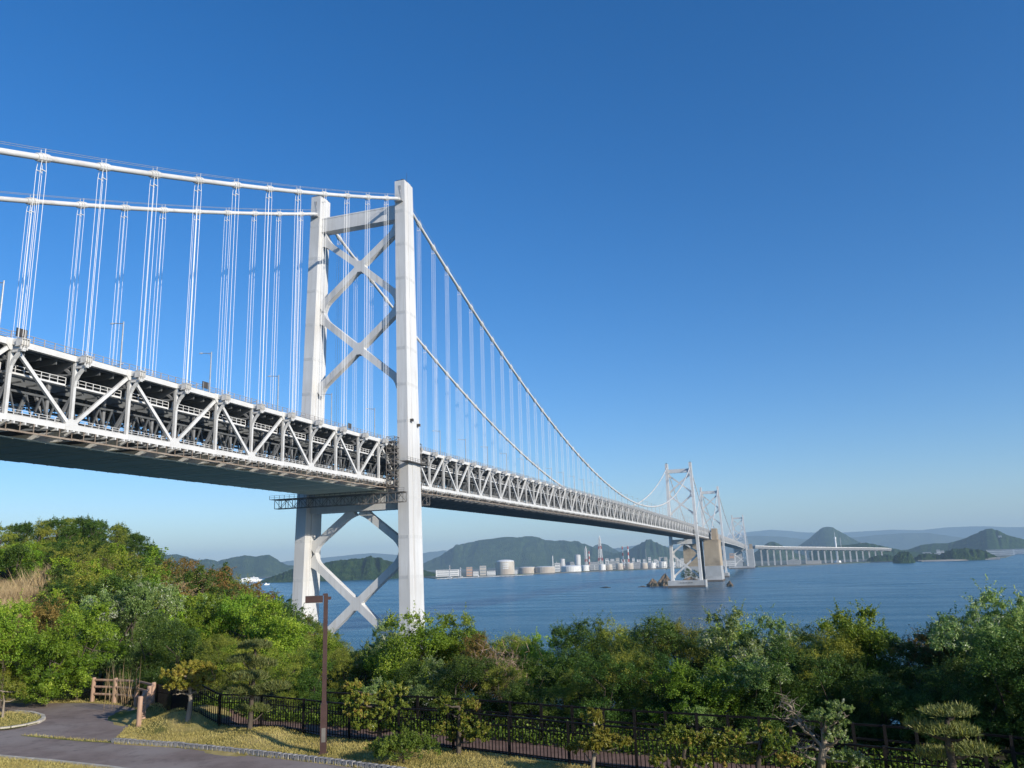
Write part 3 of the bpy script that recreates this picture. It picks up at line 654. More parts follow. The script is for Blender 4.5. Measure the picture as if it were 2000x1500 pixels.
for dz in (.42, .56, .70):
    for k in range(5):
        b = a + .0 + (k - 2) * .13; mb.beam((r * math.cos(b) + .3, r * math.sin(b), h * dz), ((r + .4) * math.cos(b) + .3, (r + .4) * math.sin(b), h * dz), 5, 4)
tag(mb.build('painted_panel', M['tankw'], t), kind='stuff')
mb = MB(); lattice(mb, (-r - 3, 0, 0), (-r - 3, 0, h * .8), 4, 4, 6, .3); mb.build('stair_tower', M['steelg'], t)
for x0, x1, yt, d, mt, lab in [(1013, 1044, 1107, 3150, 'tankb', 'beige flat tank just right of the big domed tank'), (1045, 1083, 1106, 3150, 'tankb', 'wide cream tank, second right of the big domed tank'), (1096, 1134, 1104, 3260, 'tankw', 'wide white tank below the tall grey silo'), (1134.5, 1150, 1103.5, 3330, 'tankw', 'white tank at the right end of the wide low tanks'), (1169, 1182, 1102, 3420, 'tankw', 'small white tank at the foot of the tall lattice stack'), (1183, 1195, 1102, 3430, 'tankb', 'small cream tank right of the lattice stack foot'), (1202, 1216, 1100, 3450, 'tankb', 'cream tank below the left striped chimney'), (1220, 1236, 1099.5, 3460, 'tankb', 'tank with white dome below the right striped chimney'), (1250, 1264, 1099, 3500, 'tankb', 'cream tank left of two bright white tanks'), (1266, 1280, 1099, 3520, 'tankw', 'bright white tank, left one of the pair near the bridge pier'), (1286, 1301, 1096.5, 3540, 'tankw', 'bright white tank, right one of the pair near the bridge pier'), (1309, 1319, 1098, 3560, 'tankw', 'white tank seen behind the far bridge pier brace')]:
    tank(x0, x1, yt, d, mt, lab, .06 if mt == 'tankb' else .12)
for x0, x1, yt, d, lab in [(1094, 1103, 1092, 3380, 'squat grey silo left of the taller one'), (1123, 1134, 1084, 3400, 'tall grey cylindrical silo above the white tanks')]:
    c = (x0 + x1) / 2; r = (x1 - x0) / 2 / FPX * d; h = at(c, yt, d)[2] - 2.6; t = tag(empty('silo', base(c, d)), lab, 'silo', 'silos of the refinery')
    MB().tube([(0, 0, 0), (0, 0, h)], r, 20).build('shell', M['wbld'], t); MB().tube([(0, 0, h), (0, 0, h + r * .25)], [r * 1.02, r * .4], 20).build('roof', M['steelg'], t)
    mb = MB()
    for k in range(14): a = k * math.pi / 7; mb.box(r * math.cos(a) - .4, r * math.cos(a) + .4, r * math.sin(a) - .4, r * math.sin(a) + .4, 0, h + 2)
    mb.build('column', M['steelg'], t)
def chimney(x, yt, d, r0, r1, lab, striped=True, n=7, mat='tankw'):
    h = at(x, yt, d)[2] - 2.6; t = tag(empty('chimney', base(x, d)), lab, 'chimney', 'chimneys of the refinery')
    for k in range(n):
        z0, z1 = h * k / n, h * (k + 1) / n; MB().tube([(0, 0, z0), (0, 0, z1 - .02)], [r0 + (r1 - r0) * k / n, r0 + (r1 - r0) * (k + 1) / n], 12).build('segment', M['red'] if striped and (n - k) % 2 == 1 else M[mat], t)
    MB().tube([(0, 0, h * .97), (0, 0, h)], r1 * 1.35, 12).build('rim', M['steelg'], t)
chimney(1216.7, 1067, 3700, 3.6, 2.6, 'left of two red and white striped chimneys'); chimney(1227.5, 1066, 3680, 3.6, 2.6, 'right of two red and white striped chimneys')
chimney(1151, 1076, 3600, 3.2, 2.2, 'short red and white striped chimney beside the small lattice stack'); chimney(1079.5, 1085, 3350, 2.4, 1.7, 'thin plain grey chimney between the low tanks and silos', False)
def stack(x, yt, d, w0, w1, lab, n=11):
    h = at(x, yt, d)[2] - 2.6; t = tag(empty('lattice_stack', base(x, d)), lab, 'stack'); ring = lambda z, ww: [Vector((i * ww, j * ww, z)) for i, j in ((-1, -1), (1, -1), (1, 1), (-1, 1))]
    for k in range(n):
        a = ring(h * k / n, w0 + (w1 - w0) * k / n); b = ring(h * (k + 1) / n, w0 + (w1 - w0) * (k + 1) / n); mb = MB()
        for i in range(4): mb.beam(a[i], b[i], 1.3, 1.3); mb.beam(a[i], b[(i + 1) % 4], .9, .9); mb.beam(b[i], b[(i + 1) % 4], 1.2, 1.2)
        mb.build('lattice_section', M['red'] if k % 4 == 3 and k < n - 1 else M['tankw'], t)
    MB().tube([(0, 0, 0), (0, 0, h + 8)], [2.4, 2.0], 10).build('flue', M['tankw'], t)
stack(1173, 1050, 3600, 11, 3.0, 'tallest white lattice flare stack of the refinery'); stack(1145, 1071, 3600, 5.5, 3, 'shorter white lattice stack left of the tallest one', 8)
def mast(x, yt, d, lab, r=1.2, mat='pier'):
    h = at(x, yt, d)[2]; b = base(x, d, 0); t = tag(empty('mast', b), lab, 'mast'); MB().tube([(0, 0, -3), (0, 0, h)], [r, r * .6], 8).build('pole', M[mat], t); MB().box(-r * 2.5, r * 2.5, -r * 2.5, r * 2.5, 1, 5).build('foot', M['pier'], t)
    for z in (.6, .85): MB().box(-r * 1.6, r * 1.6, -r * 1.6, r * 1.6, h * z, h * z + .8).build('platform', M['steelg'], t)
mast(878, 1104, 2730, 'left pale dolphin mast on the refinery jetty', 2.6); mast(899, 1108, 2760, 'right pale dolphin mast on the refinery jetty', 2.6); mast(1262, 1072, 3900, 'thin steel mast behind the tanks near the bridge', 1.2, 'steelg')
mast(1644, 1050, 5100, 'small steel mast on the low hill behind the viaduct', 1.5, 'wbld')
J = tag(empty('jetty', base(945, 2800, 0)), 'low concrete jetty in front of the beige tank', 'jetty')
jl = np.array(base(945, 2800, 0)); a = np.array(onz(852, 1130.5, 3)); b = np.array(onz(1040, 1122.5, 3))
MB().beam(a - jl, b - jl, 10, 1.5).build('deck', M['pier'], J)
for k in range(22):
    p_ = a + (b - a) * (k + .5) / 22 - jl; MB().box(p_[0] - 1.3, p_[0] + 1.3, p_[1] - 1.3, p_[1] + 1.3, -3, 2.2).build('pile', M['tide'], J)
def building(x0, x1, yt, d, mat, lab, grp, roof='flat', name='building', z=2.6, floors=3):
    c = (x0 + x1) / 2; wd = (x1 - x0) / FPX * d; bx = base(c, d, z); h = max(at(c, yt, d)[2] - z, 2.5); az = math.atan2(bx[1] - CAM[1], bx[0] - CAM[0]) - math.pi / 2
    t = tag(empty(name, bx, rz=az), lab, 'building', grp); dd = wd * .6
    MB().box(-wd / 2, wd / 2, -dd / 2, dd / 2, 0, h).build('wall', M[mat], t)
    if roof == 'flat': MB().box(-wd / 2 - .5, wd / 2 + .5, -dd / 2 - .5, dd / 2 + .5, h, h + 1).build('roof', M['steelg'], t)
    else: MB().prism([(-wd / 2 - .8, h), (wd / 2 + .8, h), (0, h + wd * .16)], -dd / 2 - .8, dd / 2 + .8).build('roof', M['steelg'], t)
    for k in range(floors):
        zz = h * (k + .45) / floors; MB().box(-wd / 2 * .88, wd / 2 * .88, -dd / 2 - .12, -dd / 2 + .05, zz, zz + h / floors * .35).build('window_band', M['glass'], t)
PB = 'plant buildings along the refinery shore'
for x0, x1, yt, d, mt, lab in [(852, 896, 1113, 3100, 'wbld', 'long low white shed at the left end of the refinery'), (911, 922, 1108, 2950, 'orange', 'orange and white plant block left of the big tank'), (937, 949, 1105.5, 3000, 'bbld', 'beige plant tower block left of the big tank'), (924, 934, 1116, 2900, 'wbld', 'small white plant hut between two taller blocks'), (951, 967, 1115, 2950, 'wbld', 'white shed touching the left side of the big tank'), (1004.5, 1010, 1113, 2990, 'wbld', 'small white block at the right foot of the big tank'), (1083, 1093, 1100, 3370, 'wbld', 'white plant block beside the squat silo'), (1105, 1121, 1098, 3450, 'steelg', 'grey process unit between the two silos'), (1152, 1168, 1098, 3560, 'steelg', 'dark process unit left of the tallest stack'), (1184, 1202, 1096, 3650, 'steelg', 'grey process unit right of the tallest stack'), (1237, 1249, 1098, 3600, 'steelg', 'dark plant block right of the striped chimneys'), (1322, 1332, 1099, 3580, 'wbld', 'white plant shed seen under the far bridge')]:
    building(x0, x1, yt, d, mt, lab, PB)
k = 0
rb = random.Random(5)
for x in [1182 + 10.5 * i for i in range(16)]:
    if 1340 < x: continue
    k += 1; wdt = rb.uniform(4, 8); building(x, x + wdt, 1095 - rb.uniform(0, 5) - (x - 1180) * .02, 4300 + rb.uniform(-200, 300), rb.choice(['wbld', 'bbld', 'wbld']), 'small pale town block behind the refinery, %s from the left' % ordn(k), 'town blocks behind the refinery', floors=4)
for x, wdt, yt, d, lab in [(1803, 12, 1079, 4700, 'long white low building left of the Shami island'), (1829, 5, 1074, 4500, 'white block with tall tower between the two wooded islets'), (1835, 7, 1076, 4520, 'white apartment block right of the tower block'), (1812, 36, 1080.5, 4600, 'low white waterfront hall behind the beach'), (1932, 40, 1073.5, 4900, 'long white harbour shed on the right shore'), (1960, 40, 1072.5, 5600, 'pale waterfront halls at the right edge'), (1683, 8, 1060, 5150, 'white house on the crest of the low hill'), (1954, 5, 1046, 6050, 'small white building on the slope of the right mountain')]:
    building(x, x + wdt, yt, d, 'wbld', lab.replace('Shami island', 'wooded point'), 'white buildings along the right shore', z=(2.6 if yt > 1065 else at(x, yt, d)[2] - 12))
building(1575, 1600, 1095, 3420, 'bbld', 'reddish low block under the viaduct piers', 'white buildings along the right shore'); building(1538, 1560, 1095, 3330, 'steelg', 'dark round-roofed hall under the viaduct', 'white buildings along the right shore', 'gable')
building(1410, 1437, 1094, 3500, 'wbld', 'white shed seen between the far bridge legs', PB); building(1425, 1433, 1081, 3600, 'orange', 'red and white crane house seen between the far bridge legs', PB)

# ---- process columns, pipe racks and vessels of the plant
rb = random.Random(11); k = 0
for x in [1087 + 5.6 * i for i in range(44)]:
    x += rb.uniform(-1.5, 1.5); d = rb.uniform(3480, 3900); k += 1; b_ = base(x, d); h = rb.uniform(14, 42); r_ = rb.uniform(1.2, 3.0); mt = M[rb.choice(['tankw', 'steelg', 'wbld', 'bbld', 'steelg'])]
    t = tag(empty('plant_vessel', b_), 'thin plant column or vessel in the refinery, %s from the left' % ordn(k), 'plant', 'process columns of the refinery')
    MB().tube([(0, 0, 0), (0, 0, h * .93), (0, 0, h)], [r_, r_, r_ * .4], 10).build('vessel', mt, t)
    MB().box(-r_ * 1.8, r_ * 1.8, -r_ * 1.8, r_ * 1.8, h * .55, h * .55 + .6).build('platform', M['steelg'], t); MB().box(-r_ - 9, -r_, -1, 1, 5, 6.4).build('pipe_rack', M['steelg'], t); MB().box(-r_ - 8.6, -r_ - 8, -1, 1, 0, 5).build('rack_leg', M['steelg'], t)
# ---- ship
q = onz(490, 1136.5, 0)
S = tag(empty('ferry', (q[0], q[1], 0), rz=math.atan2(q[1] - CAM[1], q[0] - CAM[0]) - math.pi / 2 + .15), 'white ferry sailing left of the wooded island', 'ferry')
MB().prism([(-46, 8), (-40, 0), (36, 0), (46, 9), (46, 10), (-46, 10)], -8, 8).build('hull', M['obs'], S); MB().prism([(-40, 10), (-40, 15), (-20, 18), (28, 18), (34, 10)], -7, 7).build('superstructure', M['obs'], S)
MB().box(8, 14, -3, 3, 18, 23).build('funnel', M['steelg'], S); MB().box(-38, 30, -7.1, -7.02, 12, 13.6).build('window_band', M['glass'], S)
for i, (x, y) in enumerate([(521, 1142.5), (935, 1127.5)]):
    q = onz(x, y, 0); S = tag(empty('fishing_boat', (q[0], q[1], 0), rz=.9 + i), 'small white boat on the water ' + ('below the ferry' if i == 0 else 'beside the jetty'), 'boat')
    MB().prism([(-9, 3), (-7.5, -.3), (6, -.3), (10, 3.6)], -2.2, 2.2).build('hull', M['obs'], S); MB().box(-5, 0, -1.6, 1.6, 3, 6.2).build('cabin', M['obs'], S)

# ---- rocky islet by the far tower
M['rock'] = surf('sea_rock', (.10, .07, .045), (.27, .19, .12), .25, .95, bump=.8, bscale=.6, c3=(.06, .055, .035), s3=.1)
def rock(px_, py_, wpx, top, d, lab, seed):
    q = at(px_, hor(px_), d); w_ = wpx / FPX * d / 2; h = at(px_, top, d)[2]; mb = MB(); n, mm = 26, 12
    for j in range(mm + 1):
        f_ = j / mm
        for i in range(n):
            a = 2 * math.pi * i / n; p_ = Vector((math.cos(a), math.sin(a), f_ * 1.5)); k_ = 1 + .55 * NZ.fractal(p_ * 1.9 + Vector((seed, 0, 0)), .8, 2.1, 4)
            rr = w_ * (1 - f_ ** 1.7) * k_ + .4; mb.v.append((rr * math.cos(a) + w_ * .15 * f_, rr * math.sin(a) * .9, -1.5 + (h + 1.5) * f_ * (1 + .1 * math.sin(a * 3 + seed))))
    for j in range(mm):
        for i in range(n): mb.f.append((j * n + i, j * n + (i + 1) % n, (j + 1) * n + (i + 1) % n, (j + 1) * n + i)); mb.m.append(0)
    mb.f.append(tuple(mm * n + i for i in range(n))); mb.m.append(0)
    return tag(mb.build('sea_rock', M['rock'], loc=(q[0], q[1], 0)), lab, 'rock', 'rocks of the islet by the far tower')
rock(1270, 1146, 22, 1131, 1330, 'small pointed brown rock at the left of the islet', 1.3); rock(1295, 1146, 28, 1122, 1335, 'big brown rock of the islet beside the far tower pier', 4.1)
rock(1250, 1147, 26, 1144.5, 1320, 'flat rock spit at the left end of the islet', 7.7); rock(1342, 1140, 50, 1128, 1420, 'wooded rock behind the far tower brace', 9.2); rock(1178, 1147, 30, 1146, 1330, 'dark reef barely breaking the water left of the islet', 3.3)
rock(1420, 1137, 12, 1135, 1240, 'small reef at the foot of the brown anchorage', 5.5)
# ---- haze
H = 690
m = bpy.data.materials.new('haze_air'); m.use_nodes = True; n = m.node_tree.nodes; n.clear(); o = n.new('ShaderNodeOutputMaterial'); pv = n.new('ShaderNodeVolumePrincipled')
pv.inputs['Color'].default_value = (.55, .80, 1.0, 1); pv.inputs['Density'].default_value = 6.5e-5; pv.inputs['Anisotropy'].default_value = 0.0
pv.inputs['Absorption Color'].default_value = (0, 0, 0, 1)
m.node_tree.links.new(pv.outputs[0], o.inputs['Volume'])
M['haze'] = m
tag(MB().box(-23600, 23600, -23600, 23600, -11, H).build('haze', M['haze']), kind='stuff')
# ------------------------------------------------------------------ park ground and hillside
Z0 = 37.83
FT = [(-700, 1318), (-300, 1326), (60, 1335), (180, 1340), (300, 1347), (383, 1352), (435, 1356), (550, 1364), (640, 1372), (790, 1383), (960, 1396), (1050, 1406), (1185, 1419), (1400, 1435), (1640, 1453), (2000, 1490), (2400, 1530)]
fpts = [onz(x, y, Z0 + 1.1) for x, y in FT]
def fdrop(u): return float(np.interp(u, [260, 385], [.72, 0]))
fpts = [onz(x, y, Z0 + 1.1 - fdrop(x)) for x, y in FT]
FU = [x for x, _ in FT]; FD = [math.hypot(q[0] - CAM[0], q[1] - CAM[1]) for q in fpts]
yaw0 = math.atan2(FW[0], FW[1])
def u_of(x, y):
    d = math.atan2(x - CAM[0], y - CAM[1]) - yaw0; d = (d + math.pi) % (2 * math.pi) - math.pi
    return 1000 + FPX * math.tan(max(-1.25, min(1.25, d))) / .976
CT = [(-900, 120, 1035), (0, 120, 1032), (60, 122, 1022), (150, 122, 1014), (230, 120, 1030), (270, 112, 1052), (320, 100, 1092), (420, 88, 1112), (500, 78, 1146), (600, 66, 1206), (660, 56, 1252), (720, 52, 1300), (900, 52, 1330), (2000, 46, 1330), (2600, 46, 1330)]
def crest(u):
    us = [c[0] for c in CT]; D = float(np.interp(u, us, [c[1] for c in CT])); yy = float(np.interp(u, us, [c[2] for c in CT]))
    return D, CAM[2] + (hor(u) - yy) / FPX * D - 3.2
MOUNDS = [(onz(385, 1408, Z0), 2.3, .55), (onz(505, 1442, Z0), 2.0, .22), (onz(300, 1395, Z0), 1.6, .35)]
def tz(x, y):
    d = math.hypot(x - CAM[0], y - CAM[1]); u = u_of(x, y); de = float(np.interp(u, FU, FD)) + 3.1
    z = Z0; fd = fdrop(u)
    if fd > 0: z -= fd * max(0, min(1, (d - (de - 3.1) + 1.4) / 1.1))
    if d > de:
        D, zc = crest(u); mid = de * .55 + D * .45; zm = Z0 - .8 if zc < Z0 else Z0 + (zc - Z0) * .30
        z = float(np.interp(d, [de, mid, D, D + 45, D + 130], [z - .12, zm, zc, zc - 13, -9])) + .35 * NZ.noise(Vector((x / 6, y / 6, 0))) * min(1, (d - de) / 4)
    else:
        for c, r, h in MOUNDS:
            q = math.hypot(x - c[0], y - c[1]) / r
            if q < 1: z += h * (1 - q * q) ** 2
    return z
def polar_mesh(name, mat, inner, outer_rel, outer_abs):
    mb = MB(); NA = 420; rr = outer_rel + outer_abs; n = len(rr) if not inner else len(inner) + 0
    rows = []
    for i in range(NA):
        # finer in view
        t = i / NA; a = yaw0 - math.pi + 2 * math.pi * t + .55 * math.sin(2 * math.pi * t); dx, dy = math.sin(a), math.cos(a)
        u = u_of(CAM[0] + dx, CAM[1] + dy); de = float(np.interp(u, FU, FD)) + 3.1
        ds = [de * f_ for f_ in inner] if inner else [de + g for g in outer_rel] + outer_abs
        rows.append([(CAM[0] + dx * d, CAM[1] + dy * d, tz(CAM[0] + dx * d, CAM[1] + dy * d)) for d in ds])
    n = len(rows[0])
    for r in rows: mb.v += r
    for i in range(NA):
        j = (i + 1) % NA
        for k in range(n - 1): mb.f.append((i * n + k, j * n + k, j * n + k + 1, i * n + k + 1)); mb.m.append(0)
    return tag(mb.build(name, mat, smooth=True), kind='structure')
M['lawn'] = surf('dry_lawn', (.36, .275, .095), (.54, .42, .175), 1.6, .95, bump=.5, bscale=30, c3=(.17, .17, .045), s3=.45, detail=8, spec=.08)
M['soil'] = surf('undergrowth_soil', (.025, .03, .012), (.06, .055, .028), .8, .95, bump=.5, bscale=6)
M['asphalt'] = surf('park_asphalt', (.215, .168, .142), (.29, .232, .20), 1.2, .88, bump=.35, bscale=60, c3=(.32, .27, .235), s3=.35, detail=9, spec=.06, streak=((.09, .075, .068), (1.6, 1.6, 1.6), .55))
M['path'] = surf('brown_walkway', (.16, .10, .078), (.23, .15, .115), 2.5, .9, bump=.3, bscale=30, spec=.1)
M['kerb'] = surf('granite_kerb', (.20, .19, .18), (.42, .40, .37), 9, .85, bump=.5, bscale=25)
M['curbc'] = surf('concrete_edging', (.42, .38, .30), (.55, .50, .42), 3, .85, bump=.3, bscale=20)
M['black'] = surf('black_fence_paint', (.008, .007, .007), (.014, .012, .011), 3, .6, spec=.2)
M['log'] = surf('imitation_log', (.34, .21, .14), (.50, .33, .235), 6, .8, stretch=(1, 1, .2), bump=.4, bscale=10)
M['lamp'] = surf('brown_lamp_paint', (.055, .030, .026), (.075, .042, .036), 3, .4)
M['bark'] = surf('bark_pale', (.20, .16, .115), (.36, .30, .23), 7, .95, stretch=(1, 1, .25), bump=.8, bscale=14)
M['barkd'] = surf('bark_dark', (.055, .042, .03), (.12, .095, .07), 7, .95, stretch=(1, 1, .25), bump=.8, bscale=14)
polar_mesh('park_lawn', M['lawn'], [.03, .15, .3, .45, .55, .62, .68, .73, .77, .81, .84, .87, .9, .925, .95, .975, 1.0], [], [])
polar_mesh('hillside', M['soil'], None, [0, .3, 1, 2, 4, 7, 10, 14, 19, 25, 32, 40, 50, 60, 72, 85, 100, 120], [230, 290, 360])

def gpt(x, y, dz=0.0): q = onz(x, y, Z0 + dz); return (q[0], q[1], Z0 + dz)
def sheet(name, px, mat, dz):
    mb = MB(); mb.v = [gpt(x, y, dz) for x, y in px]; mb.f = [tuple(range(len(px)))]; mb.m = [0]; o = mb.build(name, mat)
    if o.data.polygons[0].normal.z < 0: o.data.flip_normals()
    return tag(o, kind='structure')
ROAD = [(-300, 1371), (0, 1373), (105, 1373.5), (170, 1373), (225, 1376.5), (262, 1383), (268, 1395), (262, 1411), (243, 1424), (228, 1440), (218, 1449), (225, 1453.5), (350, 1461), (500, 1477), (650, 1494), (760, 1509), (900, 1530), (1100, 1570), (900, 1640), (500, 1547), (300, 1514), (210, 1501), (100, 1489), (0, 1480), (-300, 1462)]
ISLE = [(-200, 1396), (0, 1394), (30, 1392.5), (60, 1395), (82, 1401), (84, 1406), (74, 1412), (50, 1418), (20, 1423), (0, 1425), (-200, 1436)]
STRIPG = [(40, 1436.5), (65, 1436), (110, 1440.5), (160, 1444.5), (219, 1448.5), (219, 1451), (160, 1448), (110, 1443.5), (60, 1439)]
sheet('park_road', ROAD, M['asphalt'], .006)
M['verge'] = surf('green_verge', (.13, .15, .035), (.28, .26, .085), 2.2, .95, bump=.5, bscale=30, detail=8, spec=.08)
sheet('grass_island', ISLE, M['verge'], .05); sheet('grass_strip', STRIPG, M['verge'], .012)
def edging(name, px, w_, h_, mat, label):
    pts = [Vector(gpt(x, y)) for x, y in px]; t = tag(empty(name, pts[0]), label, 'kerb'); o = pts[0]
    for a, b in zip(pts, pts[1:]):
        L_ = (b - a).length; n = max(1, int(L_ / .6))
        for k in range(n):
            p = a + (b - a) * (k + .02) / n - o; q = a + (b - a) * (k + .98) / n - o; MB().beam(p + Vector((0, 0, h_ / 2)), q + Vector((0, 0, h_ / 2)), w_, h_).build('edging_stone', mat, t)
edging('island_edging', [(-60, 1428.5), (0, 1426), (20, 1424), (50, 1419), (74, 1413), (85, 1406.5), (83, 1400.5), (61, 1394.3), (30, 1392)], .14, .10, M['curbc'], 'curved pale concrete edging around the small grass island')
edging('lawn_edging', [(-60, 1474), (0, 1479.5), (100, 1488.5), (212, 1501), (300, 1514)], .11, .07, M['curbc'], 'thin pale edging strip along the lower left lawn')
# brown walkway behind the fence
mb = MB(); NWK = 70
for i in range(NWK):
    u = -100 + 2300 * i / (NWK - 1); d = float(np.interp(u, FU, FD))
    for g in (.25, 2.3): q = at(u, hor(u), d + g); mb.v.append((q[0], q[1], tz(q[0], q[1]) + .03))
mb.f = [(2 * i, 2 * i + 2, 2 * i + 3, 2 * i + 1) for i in range(NWK - 1)]; mb.m = [0] * (NWK - 1); tag(mb.build('walkway', M['path']), kind='structure')

# ---- granite kerb, stone by stone
K = tag(empty('granite_kerb', gpt(219, 1450)), 'row of rough granite kerb stones between road and dry lawn', 'kerb'); KO = Vector(gpt(219, 1450))
kp = [Vector(gpt(x, y)) for x, y in [(219, 1450), (350, 1458.5), (500, 1474.5), (650, 1491.5), (760, 1506), (900, 1527)]]
seg = []
for a, b in zip(kp, kp[1:]): seg += [(a, b, (b - a).length)]
stm = []
for v in range(5):
    r_ = random.Random(v); mb = MB(); e = lambda s_=.012: r_.uniform(-s_, s_)
    mb.quadbox([(-.088 + e(), -.08 + e(), -.03), (.088 + e(), -.08 + e(), -.03), (.088 + e(), .08 + e(), -.03), (-.088 + e(), .08 + e(), -.03), (-.08 + e(), -.07 + e(), .13 + e()), (.08 + e(), -.07 + e(), .13 + e()), (.08 + e(), .07 + e(), .13 + e()), (-.08 + e(), .07 + e(), .13 + e())]); stm.append(mb.mesh('kerb_stone', M['kerb']))
pos = 0
for a, b, L_ in seg:
    n = int(L_ / .195); ang = math.atan2((b - a).y, (b - a).x)
    for k in range(n): q = a + (b - a) * (k + .5) / n - KO; place('kerb_stone', stm[rng.randrange(5)], K, q, ang + rng.uniform(-.05, .05))

# ---- black steel fence
FO = Vector((fpts[6][0], fpts[6][1], Z0))
F = tag(empty('steel_fence', FO), 'long black steel picket fence between the lawn and the brown walkway', 'fence')
def fpos(u): d = float(np.interp(u, FU, FD)); q = at(u, hor(u), d); return Vector((q[0], q[1], 0))
us_ = np.linspace(50, 2050, 3000); pts = [fpos(u) for u in us_]; cum = [0]
for a, b in zip(pts, pts[1:]): cum.append(cum[-1] + (b - a).length)
TOT = cum[-1]
def flen(s_): u = float(np.interp(s_, cum, us_)); return fpos(u), u
PST = 2.0; npan = int(TOT / PST)
pk = MB().box(-.011, .011, -.011, .011, .06, 1.0).mesh('picket', M['black']); postm = MB().box(-.035, .035, -.035, .035, -.1, 1.12).mesh('post', M['black'])
npk = 0; rest = MB()
for i in range(npan + 1):
    p, u = flen(i * PST); zz = tz(p.x, p.y); place('post', postm, F, Vector((p.x, p.y, zz)) - FO)
    if i == npan: break
    q, _ = flen((i + 1) * PST); zq = tz(q.x, q.y); a = Vector((p.x, p.y, zz)) - FO; b = Vector((q.x, q.y, zq)) - FO
    for h_, w_, nm in ((1.08, .05, 'top_rail'), (.82, .03, 'rail'), (.12, .03, 'rail')): MB().beam(a + Vector((0, 0, h_)), b + Vector((0, 0, h_)), w_, w_ * .9).build(nm, M['black'], F)
    for k in range(1, 17):
        c = a + (b - a) * k / 17
        if u < 1420 and npk < 300: place('picket', pk, F, c); npk += 1
        else: rest.box(c.x - .011, c.x + .011, c.y - .011, c.y + .011, c.z + .06, c.z + 1.0)
tag(rest.build('picket_rest', M['black'], F), kind='stuff')
RF = tag(empty('rear_railing', FO), 'second dark railing behind the brown walkway, half hidden by shrubs', 'railing')
prev = None
for i in range(26):
    u = 640 + 58 * i; d = float(np.interp(u, FU, FD)) + 2.6; q = at(u, hor(u), d); c = Vector((q[0], q[1], Z0)) - FO
    MB().box(c.x - .04, c.x + .04, c.y - .04, c.y + .04, c.z - .2, c.z + 1.1).build('post', M['black'], RF)
    if prev is not None:
        for h_ in (.35, .72, 1.06): MB().beam(prev + Vector((0, 0, h_)), c + Vector((0, 0, h_)), .05, .05).build('rail', M['black'], RF)
    prev = c

# ---- imitation-log fence
lp = [(180, 1370.5, 1.02), (223, 1372, 1.02), (265, 1376, 1.05), (297, 1387, 1.08), (288, 1396, 1.08), (279, 1408, 1.08), (270.5, 1420, 1.06)]
LO = Vector(gpt(265, 1376)); LF = tag(empty('log_fence', LO), 'brown imitation-log rail fence bending around the path corner', 'fence')
prev = None
for i, (x, y, h_) in enumerate(lp):
    c = Vector(gpt(x, y)) - LO
    MB().tube([c + Vector((0, 0, -.2)), c + Vector((0, 0, .5)), c + Vector((.006, 0, h_ - .03)), c + Vector((.006, 0, h_))], [.092, .088, .088, .07], 12).build('post', M['log'], LF, smooth=False)
    if prev is not None:
        for k in (.32, .62, .9): MB().tube([prev[0] + Vector((0, 0, prev[1] * k)), c + Vector((0, 0, h_ * k))], .05, 10).build('rail', M['log'], LF)
    prev = (c, h_)

# ---- park lamp
q = gpt(631, 1473); Lm = tag(empty('park_lamp', q), 'tall square brown park lamp post with a box head pointing left', 'lamp post')
rz_ = math.atan2(RT[1], RT[0]); Lm.rotation_euler = (0, 0, rz_ + .22)
MB().box(-.16, .16, -.16, .16, -.05, .03).build('base_plate', M['lamp'], Lm); MB().box(-.06, .06, -.106, -.099, .35, .75).build('access_cover', M['scaf'], Lm)
MB().box(-.098, .098, -.098, .098, -.1, 1.42).build('lower_post', M['lamp'], Lm); MB().box(-.066, .066, -.066, .066, 1.42, 4.60).build('upper_post', M['lamp'], Lm); MB().box(-.085, .085, -.085, .085, 1.42, 1.45).build('collar', M['lamp'], Lm)
MB().box(-.055, .16, -.05, .05, 4.47, 4.56).build('arm_stub', M['lamp'], Lm); MB().box(-.62, -.09, -.12, .12, 4.40, 4.60).build('lamp_head', M['lamp'], Lm); MB().box(-.60, -.11, -.10, .10, 4.385, 4.40).build('lens', M['lampw'], Lm); MB().box(-.09, .06, -.05, .05, 4.60, 4.66).build('top_cap', M['lamp'], Lm)
